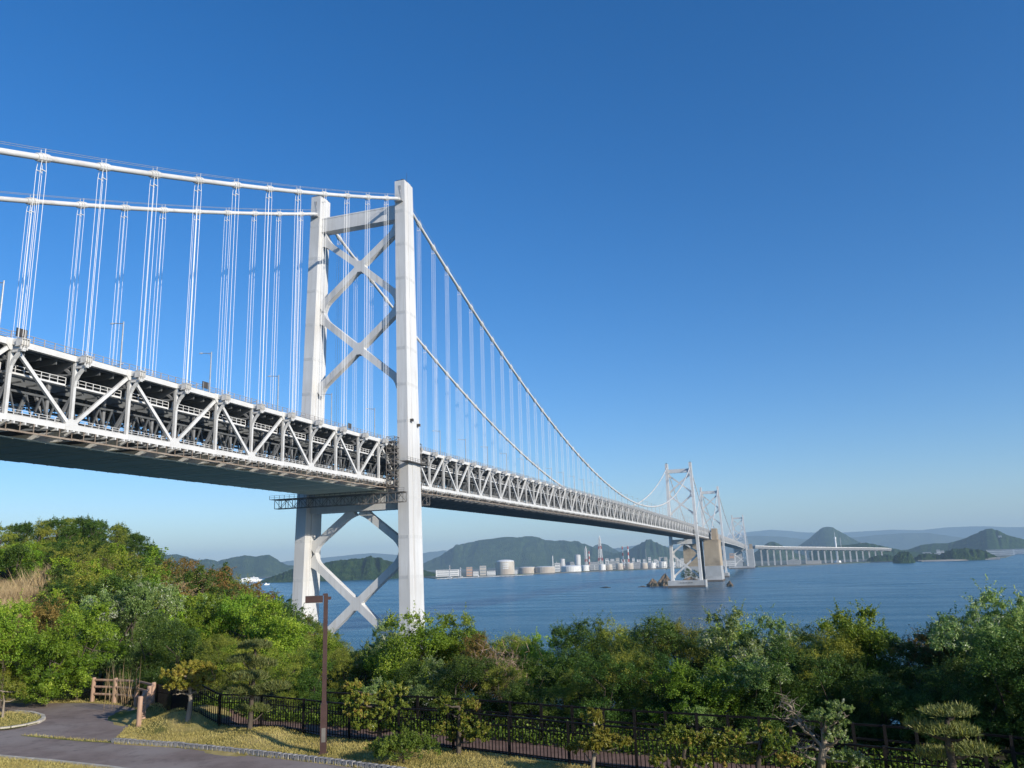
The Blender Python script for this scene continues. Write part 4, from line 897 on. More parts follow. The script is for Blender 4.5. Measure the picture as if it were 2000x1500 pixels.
# ------------------------------------------------------------------ vegetation
def leaf_mat(name, cols, rough=.5, trans=.3, spec=.35, osc=.25):
    m, n, L, b, o = mk(name); at_ = n.new('ShaderNodeAttribute'); at_.attribute_name = 'lv'
    r = n.new('ShaderNodeValToRGB'); e = r.color_ramp.elements; e[0].position = 0; e[0].color = (*cols[0][1], 1); e[1].position = 1; e[1].color = (*cols[-1][1], 1)
    for p_, c_ in cols[1:-1]: k = e.new(p_); k.color = (*c_, 1)
    L.new(at_.outputs['Fac'], r.inputs[0])
    oi = n.new('ShaderNodeObjectInfo'); hs = n.new('ShaderNodeHueSaturation'); mr = n.new('ShaderNodeMapRange'); mr.inputs[3].default_value = 1 - osc; mr.inputs[4].default_value = 1 + osc; L.new(oi.outputs['Random'], mr.inputs[0]); L.new(mr.outputs[0], hs.inputs['Value'])
    mh = n.new('ShaderNodeMapRange'); mh.inputs[3].default_value = .485; mh.inputs[4].default_value = .515; wn = n.new('ShaderNodeMath'); wn.operation = 'FRACT'; mm = n.new('ShaderNodeMath'); mm.operation = 'MULTIPLY'; mm.inputs[1].default_value = 7.31; L.new(oi.outputs['Random'], mm.inputs[0]); L.new(mm.outputs[0], wn.inputs[0]); L.new(wn.outputs[0], mh.inputs[0]); L.new(mh.outputs[0], hs.inputs['Hue'])
    L.new(r.outputs[0], hs.inputs['Color']); L.new(hs.outputs[0], b.inputs['Base Color']); b.inputs['Roughness'].default_value = rough; b.inputs['Specular IOR Level'].default_value = spec
    t = n.new('ShaderNodeBsdfTranslucent'); L.new(hs.outputs[0], t.inputs[0]); mx = n.new('ShaderNodeMixShader'); mx.inputs[0].default_value = trans; L.new(b.outputs[0], mx.inputs[1]); L.new(t.outputs[0], mx.inputs[2]); L.new(mx.outputs[0], o.inputs[0])
    return m
LM = {
 'broad': leaf_mat('broad_leaf', [(0, (0.083, 0.164, 0.012)), (.5, (0.183, 0.297, 0.022)), (.88, (0.322, 0.438, 0.037)), (1, (0.473, 0.549, 0.078))]),
 'dark': leaf_mat('evergreen_leaf', [(0, (0.032, 0.075, 0.012)), (.5, (0.069, 0.133, 0.018)), (1, (0.162, 0.226, 0.032))]),
 'olive': leaf_mat('olive_leaf', [(0, (0.112, 0.153, 0.019)), (.5, (0.240, 0.278, 0.035)), (1, (0.437, 0.431, 0.061))]),
 'silver': leaf_mat('silver_leaf', [(0, (0.107, 0.182, 0.045)), (.55, (0.226, 0.335, 0.082)), (.8, (0.394, 0.476, 0.153)), (1, (0.600, 0.600, 0.495))], .4),
 'rust': leaf_mat('russet_leaf', [(0, (0.117, 0.095, 0.024)), (.5, (0.232, 0.163, 0.040)), (1, (0.422, 0.239, 0.072))]),
 'podo': leaf_mat('podocarp_leaf', [(0, (0.075, 0.123, 0.016)), (.5, (0.177, 0.220, 0.029)), (.8, (0.317, 0.317, 0.048)), (1, (0.466, 0.282, 0.080))], .4),
 'yel': leaf_mat('yellowgreen_leaf', [(0, (0.143, 0.176, 0.020)), (.5, (0.272, 0.270, 0.034)), (1, (0.429, 0.351, 0.068))], .45),
 'pine': leaf_mat('pine_needle', [(0, (0.065, 0.098, 0.026)), (.5, (0.130, 0.163, 0.041)), (.85, (0.216, 0.235, 0.066)), (1, (0.475, 0.408, 0.168))], .6, .1),
 'reed': leaf_mat('dry_reed', [(0, (0.315, 0.216, 0.108)), (.5, (0.458, 0.338, 0.176)), (1, (0.600, 0.459, 0.270))], .8, .2, .1, .12),
 'bush': leaf_mat('bush_leaf', [(0, (0.064, 0.120, 0.015)), (.5, (0.135, 0.225, 0.024)), (1, (0.254, 0.345, 0.045))]),
 'grass': leaf_mat('grass_blade', [(0, (0.228, 0.199, 0.056)), (.5, (0.455, 0.343, 0.122)), (1, (0.600, 0.505, 0.206))], .8, .2, .1, .1),
 'twig': leaf_mat('dry_twig', [(0, (0.254, 0.179, 0.133)), (1, (0.483, 0.347, 0.264))], .9, 0, .1, .1)}
def leaves(name, mat, cen, nrm, size, wid, lv, r, droop=0.0, axis=None, fold=.25):
    """one folded diamond per leaf"""
    n = len(cen); nrm = nrm / (np.linalg.norm(nrm, axis=1, keepdims=True) + 1e-9)
    if axis is None: axis = r.normal(size=(n, 3)); axis[:, 2] -= droop
    axis = axis - nrm * (axis * nrm).sum(1, keepdims=True) * (0.75 if droop == 0 else .4); axis /= np.linalg.norm(axis, axis=1, keepdims=True) + 1e-9
    side = np.cross(axis, nrm); side /= np.linalg.norm(side, axis=1, keepdims=True) + 1e-9
    s = size[:, None]; w_ = wid[:, None]
    v = np.empty((n, 4, 3)); v[:, 0] = cen - axis * s * .5; v[:, 2] = cen + axis * s * .5; dn = -nrm * w_ * fold
    v[:, 1] = cen + side * w_ * .5 + dn; v[:, 3] = cen - side * w_ * .5 + dn
    me = bpy.data.meshes.new(name); me.vertices.add(n * 4); me.vertices.foreach_set('co', v.reshape(-1)); me.loops.add(n * 4); me.loops.foreach_set('vertex_index', np.arange(n * 4)); me.polygons.add(n); me.polygons.foreach_set('loop_start', np.arange(n) * 4)
    me.update(calc_edges=True); a = me.attributes.new('lv', 'FLOAT', 'POINT'); a.data.foreach_set('value', np.repeat(lv, 4).astype(np.float32)); me.materials.append(mat); return me
def sph(r, n): v = r.normal(size=(n, 3)); return v / np.linalg.norm(v, axis=1, keepdims=True)
def crown(name, mat, lobes, nleaf, ls, lw, seed, tufts=22, droop=0.0, flat=False, tuft_r=.36, shell=.16, upb=.3, shoots=0, slen=(.3, .85)):
    r = np.random.default_rng(seed); L_ = np.array(lobes); area = (L_[:, 3] * L_[:, 5] + .3 * L_[:, 3] ** 2); pr_ = area / area.sum()
    TC, TR_, TN, TV = [], [], [], []
    for l in L_:
        d = sph(r, tufts); d[:, 2] = np.where(d[:, 2] < -.35, -d[:, 2], d[:, 2]); k = r.uniform(.78, 1.02, (tufts, 1))
        TC.append(l[:3] + d * l[3:6] * k); TN.append(d); TR_.append(np.full(tufts, tuft_r) * min(l[3], l[4], max(l[5], l[3] * .5)) * r.uniform(.7, 1.25, tufts)); TV.append(np.clip(r.normal(.5, .13) + r.normal(0, .1, tufts), .05, .95))
    TC = np.concatenate(TC); TN = np.concatenate(TN); TR_ = np.concatenate(TR_); TV = np.concatenate(TV); pt = np.repeat(pr_ / tufts, tufts); idx = r.choice(len(TC), nleaf, p=pt)
    d = sph(r, nleaf); d = d + TN[idx] * .5; d /= np.linalg.norm(d, axis=1, keepdims=True); rad_ = TR_[idx] * (1 - np.abs(r.normal(0, shell, nleaf)))
    if flat: d[:, 2] *= .55
    cen = TC[idx] + d * rad_[:, None]; nrm = d * .7 + sph(r, nleaf) * .75; nrm[:, 2] += upb
    lv = np.clip(TV[idx] + r.normal(0, .17, nleaf), 0, 1); sz = ls * r.uniform(.65, 1.3, nleaf)
    if shoots:
        cand = np.where(TN[:, 2] > -.1)[0]; si = r.choice(cand, shoots); sd = TN[si] * .65 + r.normal(0, .35, (shoots, 3)); sd[:, 2] += .55; sd /= np.linalg.norm(sd, axis=1, keepdims=True); sl_ = r.uniform(*slen, shoots); m_ = 26
        tt = r.uniform(0, 1, (shoots, m_)); bend = np.zeros((shoots, m_, 3)); bend[:, :, 2] = -.25 * tt ** 2 * sl_[:, None]
        c2 = (TC[si] + TN[si] * TR_[si][:, None] * .6)[:, None, :] + sd[:, None, :] * (tt * sl_[:, None])[:, :, None] + bend + r.normal(0, .045 * min(1, slen[1] / .5), (shoots, m_, 3)) * (1.15 - tt)[:, :, None]
        c2 = c2.reshape(-1, 3); k2 = len(c2); n2 = sph(r, k2); n2[:, 2] += .5; z2 = ls * r.uniform(.6, 1.2, k2) * (1.1 - .4 * tt.reshape(-1)); l2 = np.clip(np.repeat(TV[si], m_) + .12 + r.normal(0, .15, k2), 0, 1)
        cen = np.concatenate([cen, c2]); nrm = np.concatenate([nrm, n2]); sz = np.concatenate([sz, z2]); lv = np.concatenate([lv, l2])
    return leaves(name, mat, cen, nrm, sz, sz * lw, lv, r, droop)
def trunk_mesh(base_pts, lobes, seed, mat, r0=.09, nl=9):
    r = random.Random(seed); mb = MB(); mb.tube(base_pts, [r0 * (1 - .6 * i / (len(base_pts) - 1)) for i in range(len(base_pts))], 8, False)
    top = Vector(base_pts[-1]); n = len(base_pts)
    for l in lobes[:nl]:
        s_ = Vector(base_pts[min(n - 1, max(1, int(n * (.35 + .6 * r.random()))))]); e = Vector(l[:3]); m_ = s_.lerp(e, .5) + Vector((r.uniform(-.1, .1), r.uniform(-.1, .1), -.08)); mb.tube([s_, m_, e], [r0 * .45, r0 * .3, r0 * .12], 5, False)
    return mb.mesh('trunk', mat, True)
def tree_proto(sp, seed, near=True):
    r = random.Random(seed); H_ = 4.5; lob = []
    shape = {'broad': (1.75, .78, 15), 'dark': (1.6, .72, 16), 'olive': (1.65, .66, 18), 'silver': (1.6, .6, 18), 'rust': (1.7, .6, 17)}[sp]
    for k in range(shape[2]):
        a = r.uniform(0, 6.283); z = r.uniform(.75, 3.95); q = math.sqrt(max(.05, 1 - ((z - 2.1) / 2.35) ** 2)); rr = shape[0] * q * math.sqrt(r.random()) * .82; s_ = shape[1] * r.uniform(.6, 1.15)
        lob.append((rr * math.cos(a), rr * math.sin(a), z, s_, s_, s_ * r.uniform(.75, 1.1)))
    for k in range(5 if sp in ('silver', 'broad') else 4):
        a = r.uniform(0, 6.283); rr = r.uniform(0, 1.0); s_ = r.uniform(.16, .3); lob.append((rr * math.cos(a), rr * math.sin(a), r.uniform(3.9, 4.6), s_, s_, s_ * 2.0))
    par = {'broad': (.092, .48, 0.0), 'dark': (.07, .5, 0.0), 'olive': (.065, .36, 0.0), 'silver': (.12, .28, .5), 'rust': (.07, .45, 0.0)}[sp]
    n = 26000 if near else 7000; f_ = 1.0 if near else 1.75
    cm = crown('crown', LM[sp], lob, n, par[0] * f_, par[1], seed, 24 if near else 14, par[2], tuft_r=.38, shell=.3, shoots=150 if near else 45)
    tr = trunk_mesh([(0, 0, -.5), (.06, 0, .5), (-.08, .05, 1.2), (.05, -.05, 2.0), (0, .05, 3.0)], lob, seed, M['barkd'])
    return cm, tr
PR = {}
for i, sp in enumerate(('broad', 'dark', 'olive', 'silver', 'rust')):
    PR[sp, 1] = [tree_proto(sp, 10 * i + k, True) for k in range(2)]; PR[sp, 0] = [tree_proto(sp, 100 + 10 * i + k, False) for k in range(2)]
SPW = {'broad': 'bright green leafy', 'dark': 'dark evergreen', 'olive': 'olive-green shrubby', 'silver': 'grey-green silvery', 'rust': 'russet-brown shrubby'}
def put_tree(sp, x, y, h, lab, grp, near, wide=1.0, sink=.15):
    v = rng.randrange(2); cm, tr = PR[sp, 1 if near else 0][v]; s_ = h / 4.7; z = tz(x, y) - sink
    t = tag(empty(sp_name[sp], (x, y, z), rz=rng.uniform(0, 6.28)), lab, 'tree', grp); t.scale = (s_ * wide, s_ * wide, s_)
    place('crown', cm, t); place('trunk', tr, t); return t
sp_name = {'broad': 'broadleaf_tree', 'dark': 'evergreen_tree', 'olive': 'olive_shrub_tree', 'silver': 'silverleaf_tree', 'rust': 'russet_tree'}
def wpick(r, opts):
    t = r.random() * sum(w_ for _, w_ in opts)
    for s_, w_ in opts:
        t -= w_
        if t <= 0: return s_
    return opts[-1][0]
# ---- key trees behind the fence at left, then the hill fill
taken = []
def free(x, y, dmin): return all((x - a) ** 2 + (y - b) ** 2 > (dmin * .5 + c * .5) ** 2 for a, b, c in taken)
def key(sp, u, ytop, d, lab, grp=None, wide=1.0, near=True):
    q = at(u, hor(u), d); h = max(at(u, ytop, d)[2] - tz(q[0], q[1]) + .25, 1.2); taken.append((q[0], q[1], min(h * .8 * wide, 3.6))); put_tree(sp, q[0], q[1], h, lab, grp, near, wide)
key('broad', 25, 1195, 43.5, 'pale green feathery tree at the left edge behind the fence', wide=1.15)
key('olive', -40, 1215, 43, 'soft olive tree cut by the left edge behind the fence', wide=1.2)
key('broad', 165, 1200, 43, 'large bright green tree behind the log fence', wide=1.25); key('broad', 112, 1240, 42, 'round bright green tree left of the large one behind the log fence', wide=1.1)
key('rust', 85, 1180, 47, 'orange-brown shrub among the green trees at left')
key('silver', 265, 1140, 48, 'tall silvery tree above the log fence corner', wide=1.05); key('silver', 215, 1165, 50, 'silvery tree left of the tall silvery one'); key('silver', 318, 1160, 50, 'silvery bush right of the tall silvery tree')
key('dark', 300, 1215, 42.5, 'dark shrub behind the log fence corner', wide=1.1); key('dark', 355, 1225, 40, 'dark tree right of the log fence corner', wide=1.1)
key('broad', 400, 1178, 46, 'bright green tree in the middle of the slope', wide=1.1); key('broad', 455, 1180, 45, 'bright green tree right of the slope middle', wide=1.15); key('broad', 520, 1190, 43, 'bright green tree left of the lamp head', wide=1.2); key('broad', 570, 1225, 41, 'bright green tree just left of the lamp post', wide=1.1)
key('olive', 430, 1245, 37.5, 'olive shrub behind the cloud-pruned pine, left part', wide=1.1); key('olive', 500, 1260, 36, 'olive shrub behind the cloud-pruned pine', wide=1.2); key('olive', 570, 1275, 34, 'olive shrub between pine and lamp post', wide=1.2); key('dark', 615, 1285, 33.5, 'dark shrub right behind the lamp post', wide=1.1)
key('broad', 640, 1258, 42, 'green bush where the slope meets the sea beside the lamp post', wide=1.0)
# ---- hedge of trees along the right
SIL = [(660, 1268), (700, 1272), (760, 1230), (800, 1220), (850, 1247), (890, 1222), (920, 1245), (1000, 1242), (1060, 1262), (1100, 1238), (1150, 1224), (1250, 1218), (1310, 1222), (1370, 1248), (1430, 1212), (1480, 1226), (1530, 1232), (1580, 1238), (1640, 1216), (1690, 1240), (1720, 1268), (1780, 1252), (1830, 1242), (1870, 1214), (1920, 1186), (1960, 1212), (2000, 1222), (2100, 1215)]
def sil(u): return float(np.interp(u, [a for a, _ in SIL], [b for _, b in SIL]))
RIGHT = [(675, 'olive', 'behind the lamp post, right side'), (715, 'silver', 'at the gap where the sea shows by the lamp'), (757, 'silver', 'left of the tower foot'), (803, 'broad', 'in front of the tower foot'), (850, 'olive', 'just right of the tower foot'), (890, 'broad', 'with a tall shoot right of the tower foot'), (940, 'rust', 'with bare vines, right of the tall shoot'), (990, 'olive', 'at the middle of the hedge, thin shoots on top'), (1045, 'broad', 'in the dip left of the dark clump'), (1100, 'dark', 'left shoulder of the big dark clump'), (1150, 'dark', 'top of the big dark clump below the islet'), (1205, 'olive', 'in the big clump below the islet'), (1255, 'dark', 'in the big clump below the far bridge pier'), (1310, 'olive', 'right shoulder of the big clump'), (1365, 'dark', 'in the dip right of the big clump'), (1425, 'silver', 'silver-topped one under the anchorage'), (1480, 'silver', 'silver one above the clipped shrubs'), (1535, 'olive', 'above the gnarled tree, left'), (1585, 'olive', 'above the gnarled tree'), (1640, 'broad', 'bright round one standing out at right'), (1690, 'broad', 'right slope of the bright round one'), (1735, 'dark', 'at the low gap near the right end'), (1785, 'rust', 'right of the low gap'), (1835, 'silver', 'with pale leaf tips at right'), (1880, 'silver', 'left below the tallest one at right'), (1925, 'silver', 'tallest one near the right edge'), (1965, 'silver', 'right of the tallest one'), (2005, 'olive', 'cut by the right edge'), (2060, 'dark', 'cut by the right edge, lower')]
for i, (u, sp, tx) in enumerate(RIGHT):
    d = float(np.interp(u, FU, FD)) + 7.6 + (i % 3) * 1.0
    key(sp, u, sil(u) + rng.uniform(-6, 4), d, '%s tree of the hedge, %s' % (SPW[sp].split()[0], tx), 'hedge trees beyond the fence', 1.12)
rr = random.Random(21)
FR = ['dark', 'olive', 'dark', 'broad', 'olive', 'dark', 'silver']
lowlab = ['below the tower foot', 'under the middle of the hedge', 'behind the yellow sapling', 'behind the clipped shrubs', 'behind the gnarled tree', 'behind the right-hand pine']
for j, u in enumerate(range(650, 2080, 47)):
    d = float(np.interp(u, FU, FD)) + 4.4 + rr.uniform(-.4, .8); sp = FR[(j * 3 + j // 4) % 7] if u < 1650 else 'dark'; yb = sil(u) + rr.uniform(48, 105)  # right-hand shrubs all take the dark leaf colour to stand for shadow
    key(sp, u, yb, d, 'low %s shrub at the hedge front, %s right of the lamp post' % (SPW[sp].split()[0], ordn(j + 1)), 'low shrubs at the hedge front', 1.25)
for j, u in enumerate(range(662, 2080, 44)):
    d = float(np.interp(u, FU, FD)) + 11.5 + rr.uniform(-.5, 1.2); sp = ['dark', 'olive', 'broad', 'dark', 'rust'][j % 5]
    key(sp, u, sil(u) + rr.uniform(14, 34), d, '%s tree at the back of the hedge, %s right of the lamp post' % (SPW[sp].split()[0], ordn(j + 1)), 'back row of hedge trees', 1.3)
# ---- hill fill
HILL = {}
hz_lab = {}
zone_n = {}
r2 = random.Random(33); cnt = 0
for it in range(6000):
    u = r2.uniform(-70, 700); D, zc = crest(u); dn = float(np.interp(u, FU, FD)) + 8
    d = dn + (D + 4 - dn) * math.sqrt(r2.random()); q = at(u, hor(u), d); far = d > 62
    size = r2.uniform(3.2, 4.6) if far else r2.uniform(3.0, 4.2)
    if not free(q[0], q[1], size * .62): continue
    # leave room for dry grass patches
    if (u < 108 and 65 < d < 90) or (330 < u < 425 and 68 < d < 86): continue
    if far:
        if d > D - 16 and u < 300: sp = wpick(r2, [('dark', .85), ('olive', .15)]); zn = 'on the crest of the hill'
        elif u < 320: sp = wpick(r2, [('broad', .35), ('dark', .33), ('olive', .32)]); zn = 'on the left hillside below the crest'
        else: sp = wpick(r2, [('rust', .5), ('olive', .3), ('dark', .2)]); zn = 'on the brownish slope above the lamp post'
    else: sp = wpick(r2, [('broad', .38), ('silver', .14), ('olive', .28), ('dark', .2)]) if u < 600 else 'olive'; zn = 'on the lower left slope behind the fence'
    taken.append((q[0], q[1], size * .62)); cnt += 1
    h = size * (1.05 if far else 1.0)
    mx = at(u, float(np.interp(u, [c[0] for c in CT], [c[2] for c in CT])) - 6, d)[2] - tz(q[0], q[1]); h = min(h, max(mx, 1.5)) if d > D * .5 else h
    if D * .45 < d < D - 16 and u < 300: h = min(h, max(1.8, at(u, float(np.interp(u, [c[0] for c in CT], [c[2] for c in CT])) + 34, d)[2] - tz(q[0], q[1])))
    HILL.setdefault((sp, zn), []).append((u, put_tree(sp, q[0], q[1], h, '%s tree %s' % (SPW[sp], zn), 'trees %s' % zn, d < 52, 1.15)))
    if cnt > 290: break
for (sp, zn), L_ in HILL.items():
    L_.sort(key=lambda e: e[0])
    for k, (_, t) in enumerate(L_): t['label'] = '%s tree %s, %s from left' % (SPW[sp], zn, ordn(k + 1))
# ---- conifer on the slope
q = at(441, hor(441), 74); h = at(441, 1096, 74)[2] - tz(q[0], q[1]); lob = [(0, 0, h * (.25 + .72 * k / 9), (1 - k / 9.5) * h * .22 + .12, (1 - k / 9.5) * h * .22 + .12, .28) for k in range(10)]
t = tag(empty('conifer', (q[0], q[1], tz(q[0], q[1]) - .2)), 'pointed dark conifer on the brownish slope right of the dry grass', 'tree'); place('crown', crown('crown', LM['dark'], lob, 5000, .2, .3, 5, 16), t); place('trunk', trunk_mesh([(0, 0, -.3), (0, 0, h * .5), (0, 0, h * .95)], [], 3, M['barkd']), t)
# ---- dry pampas grass
def reed_mesh(seed, n, h, w_, lean=.25, bw=.05):
    r = np.random.default_rng(seed); b = np.stack([r.normal(0, w_, n), r.normal(0, w_, n), np.zeros(n)], 1); ax = np.stack([r.normal(0, lean, n) - .25, r.normal(0, lean, n) + .1, np.ones(n)], 1); hh = h * r.uniform(.55, 1.1, n)
    cen = b + ax * hh[:, None] * .5; nr = sph(r, n); nr[:, 2] *= .2; return leaves('blades', LM['reed'], cen, nr, hh * 1.05, np.full(n, bw) * r.uniform(.6, 1.3, n), r.uniform(0, 1, n), r, 0, ax, .1)
RM = [reed_mesh(k, 1500, 2.5, .85, .38, .034) for k in range(3)]
_r = random.Random(4); pg = [(u + _r.uniform(-16, 16), d + _r.uniform(-4, 4)) for u in (-45, -15, 12, 36, 60, 86) for d in (68, 76, 84)] + [(112, 84), (150, 91), (178, 93), (215, 95)] + [(345, 74), (362, 79), (380, 74), (395, 80), (408, 75)]
for i, (u, d) in enumerate(pg):
    q = at(u + rng.uniform(-6, 6), hor(u), d); lf = u < 300
    t = tag(empty('pampas_grass', (q[0], q[1], tz(q[0], q[1]) - .1), rz=rng.uniform(-.4, .4)), 'tan dry pampas clump on the ' + ('left hillside' if lf else 'ridge beside the conifer') + ', %s from left' % ordn(i + 1 if lf else i - 21), 'grass clump', 'dry pampas clumps on the ' + ('left hillside' if lf else 'ridge')); t.scale = (1.2, 1.2, _r.uniform(.7, 1.2) if lf else _r.uniform(1, 1.4))
    place('blades', RM[i % 3], t)
# ---- dead reeds by the log fence
q = at(258, hor(258), 38.2); t = tag(empty('dead_reeds', (q[0], q[1], tz(q[0], q[1]))), 'pale dead reed stalks standing behind the log fence', 'reeds'); place('stalks', reed_mesh(9, 55, 2.0, .34, .12, .02), t)

# ---- cloud-pruned trees on the lawn
def pruned(name, sp, ub, yb, pads, trunk_px, lab, cat='tree', leaf=(.07, .42), per=420, bark='bark', d=None, r0=.09, branches=(), seed=1, needle=False, depth=.35):
    b = onz(ub, yb, Z0); d0 = math.hypot(b[0] - CAM[0], b[1] - CAM[1]) if d is None else d
    if d is not None: qq = at(ub, hor(ub), d); b = np.array([qq[0], qq[1], Z0])
    bz = tz(b[0], b[1]); t = tag(empty(name, (b[0], b[1], bz)), lab, cat, 'pruned garden trees on the lawn'); r = random.Random(seed); O = Vector((b[0], b[1], bz)); dv = Vector((b[0] - CAM[0], b[1] - CAM[1], 0)).normalized()
    def loc(x, y, off=0.0): q = at(x, y, d0); return Vector((q[0], q[1], q[2])) - O + dv * off
    sc_ = d0 / FPX; lob = []
    for x, y, a, c in pads:
        off = r.uniform(-depth, depth); p = loc(x, y, off); lob.append((p.x, p.y, p.z, a * sc_, a * sc_ * .85, c * sc_))
    n = int(per * sum(min(1.6, (l[3] * l[5]) / .05) for l in lob) / 2)
    if needle:
        rg = np.random.default_rng(seed); C_, A_, N_ = [], [], []
        L_ = np.array(lob); idx = rg.choice(len(lob), n, p=L_[:, 3] ** 2 / (L_[:, 3] ** 2).sum()); dd = sph(rg, n); dd[:, 2] = np.abs(dd[:, 2]) * .9 - .12; f_ = np.sqrt(rg.uniform(.25, 1, (n, 1))); C0 = L_[idx, :3] + dd * L_[idx, 3:6] * f_
        C0 = np.round(C0 / .07) * .07 + rg.normal(0, .012, (n, 3))
        ax = dd * .6 + sph(rg, n) * .75; ax[:, 2] += .75; ln = rg.uniform(.10, .17, n); cm = leaves('crown', LM[sp], C0 + ax * .05, sph(rg, n), ln, np.full(n, .017), np.clip(rg.normal(.5, .2, n), 0, 1), rg, 0, ax, 0)
    else: cm = crown('crown', LM[sp], lob, n, leaf[0], leaf[1], seed, 34, 0.35 if name == 'yellow_sapling' else 0, tuft_r=.27, shell=.4, upb=.5, shoots=26 * len(lob), slen=(.06, .2))
    place('crown', cm, t)
    if needle:   # pale candles
        rg = np.random.default_rng(seed + 5); m_ = 14 * len(lob); idx = rg.integers(0, len(lob), m_); L_ = np.array(lob); dd = sph(rg, m_); dd[:, 2] = np.abs(dd[:, 2]); c = L_[idx, :3] + dd * L_[idx, 3:6]; ax = np.tile(np.array([[0, 0, 1.0]]), (m_, 1)) + rg.normal(0, .1, (m_, 3)); ln = rg.uniform(.12, .24, m_)
        place('candle_shoots', leaves('candle_shoots', LM['yel'], c + ax * .07, sph(rg, m_), ln, np.full(m_, .02), rg.uniform(.3, 1, m_), rg, 0, ax, 0), t)
    mb = MB(); tp = [loc(x, y) for x, y in trunk_px]; tp[0].z = -.15; n_ = len(tp); mb.tube(tp, [r0 * (1 - .62 * (i / (n_ - 1))) for i in range(n_)], 9, False)
    for l in lob:
        e = Vector(l[:3]) - Vector((0, 0, l[5] * .4)); s_ = min(tp[1:], key=lambda p: (p - e).length + abs(p.z - (e.z - .15)) * .6); mb.tube([s_, s_.lerp(e, .5) + Vector((0, 0, -.05)), e], [r0 * .38, r0 * .28, r0 * .12], 6, False)
    for br in branches:
        bp_ = []
        for (x0_, y0_), (x1_, y1_) in zip(br, br[1:]): bp_ += [loc(x0_ + (x1_ - x0_) * q_ / 3 + r.uniform(-2.2, 2.2) * (q_ > 0), y0_ + (y1_ - y0_) * q_ / 3 + r.uniform(-2.2, 2.2) * (q_ > 0), r.uniform(-.06, .06)) for q_ in range(3)]
        bp_.append(loc(*br[-1])); n2 = len(bp_); mb.tube(bp_, [r0 * (.36 - .29 * i / (n2 - 1)) for i in range(n2)], 6, False)
        for q_ in range(2, n2):
            for _k in range(2): mb.tube([bp_[q_], bp_[q_] + Vector((r.uniform(-.12, .12), r.uniform(-.12, .12), r.uniform(-.02, .16))), bp_[q_] + Vector((r.uniform(-.26, .26), r.uniform(-.2, .2), r.uniform(0, .28)))], [r0 * .09, r0 * .06, r0 * .02], 4, False)
    mb.build('trunk', M[bark], t, smooth=True)
pruned('podocarp_tree', 'yel', 365, 1421, [(338, 1318, 24, 11), (372, 1305, 24, 12), (400, 1312, 20, 13), (352, 1333, 24, 10), (388, 1332, 24, 11), (370, 1346, 22, 9), (342, 1342, 15, 7), (360, 1322, 24, 10)], [(365, 1421), (369, 1395), (372, 1368), (371, 1345), (372, 1318)], 'yellow-green pruned tree with pale trunk on the grass mound', seed=11, per=2600, leaf=(.085, .4), r0=.11, branches=[[(371, 1358), (385, 1352), (400, 1347)], [(371, 1360), (355, 1354), (345, 1355)]])
pruned('garden_pine', 'pine', 486, 1437, [(498, 1263, 30, 10), (478, 1292, 30, 10), (512, 1300, 26, 9), (486, 1322, 34, 10), (538, 1341, 26, 9), (468, 1350, 22, 9), (497, 1352, 26, 9), (488, 1388, 26, 9), (514, 1390, 12, 7)], [(486, 1437), (489, 1410), (490, 1380), (494, 1345), (496, 1310), (499, 1285), (498, 1268)], 'tall layered garden pine in front of the black fence', leaf=(.1, .1), per=3400, bark='barkd', needle=True, seed=12, r0=.10)
pruned('podocarp_tree', 'podo', 742, 1452, [(698, 1367, 26, 11), (765, 1352, 30, 10), (740, 1368, 26, 10), (706, 1396, 28, 11), (770, 1383, 30, 11), (742, 1395, 22, 9), (712, 1420, 22, 10), (772, 1414, 26, 11), (690, 1345, 18, 8)], [(742, 1452), (741, 1430), (742, 1405), (744, 1380), (745, 1358)], 'wide layered pruned tree with reddish leaves right of the lamp post', seed=13, per=3600, leaf=(.085, .42), bark='barkd')
pruned('podocarp_tree', 'podo', 895, 1473, [(868, 1369, 15, 6), (916, 1384, 22, 10), (880, 1391, 22, 7), (868, 1428, 24, 12), (922, 1421, 28, 9), (934, 1438, 22, 9), (892, 1446, 12, 8), (905, 1405, 14, 6)], [(895, 1473), (896, 1450), (897, 1425), (897, 1400), (897, 1380)], 'small layered pruned tree right of the clipped bush', seed=14, per=3600, leaf=(.085, .42), bark='barkd')
pruned('yellow_sapling', 'yel', 1157, 1518, [(1158, 1411, 18, 13), (1170, 1440, 18, 14), (1140, 1466, 24, 10), (1206, 1451, 18, 11), (1178, 1466, 16, 10), (1155, 1455, 16, 10)], [(1157, 1518), (1158, 1490), (1162, 1465), (1163, 1435), (1160, 1412)], 'yellow-green sapling with drooping leaves in front of the fence', leaf=(.15, .28), per=420, seed=15, r0=.07)
pruned('podocarp_tree', 'podo', 1335, 1580, [(1292, 1440, 24, 11), (1318, 1432, 22, 9), (1345, 1450, 24, 11), (1375, 1447, 26, 12), (1395, 1458, 16, 9), (1300, 1492, 26, 9), (1362, 1490, 28, 9)], [(1335, 1580), (1335, 1520), (1336, 1480), (1338, 1448)], 'clipped shrub tree with rounded pads at lower right, left one', seed=16, per=3600, leaf=(.085, .42), bark='barkd')
pruned('podocarp_tree', 'podo', 1480, 1585, [(1427, 1441, 20, 8), (1455, 1448, 26, 12), (1498, 1442, 22, 10), (1522, 1452, 26, 15), (1440, 1491, 30, 10), (1540, 1492, 18, 10), (1480, 1470, 20, 9)], [(1480, 1585), (1480, 1520), (1482, 1480), (1484, 1450)], 'clipped shrub tree with rounded pads at lower right, right one', seed=17, per=3600, leaf=(.085, .42), bark='barkd')
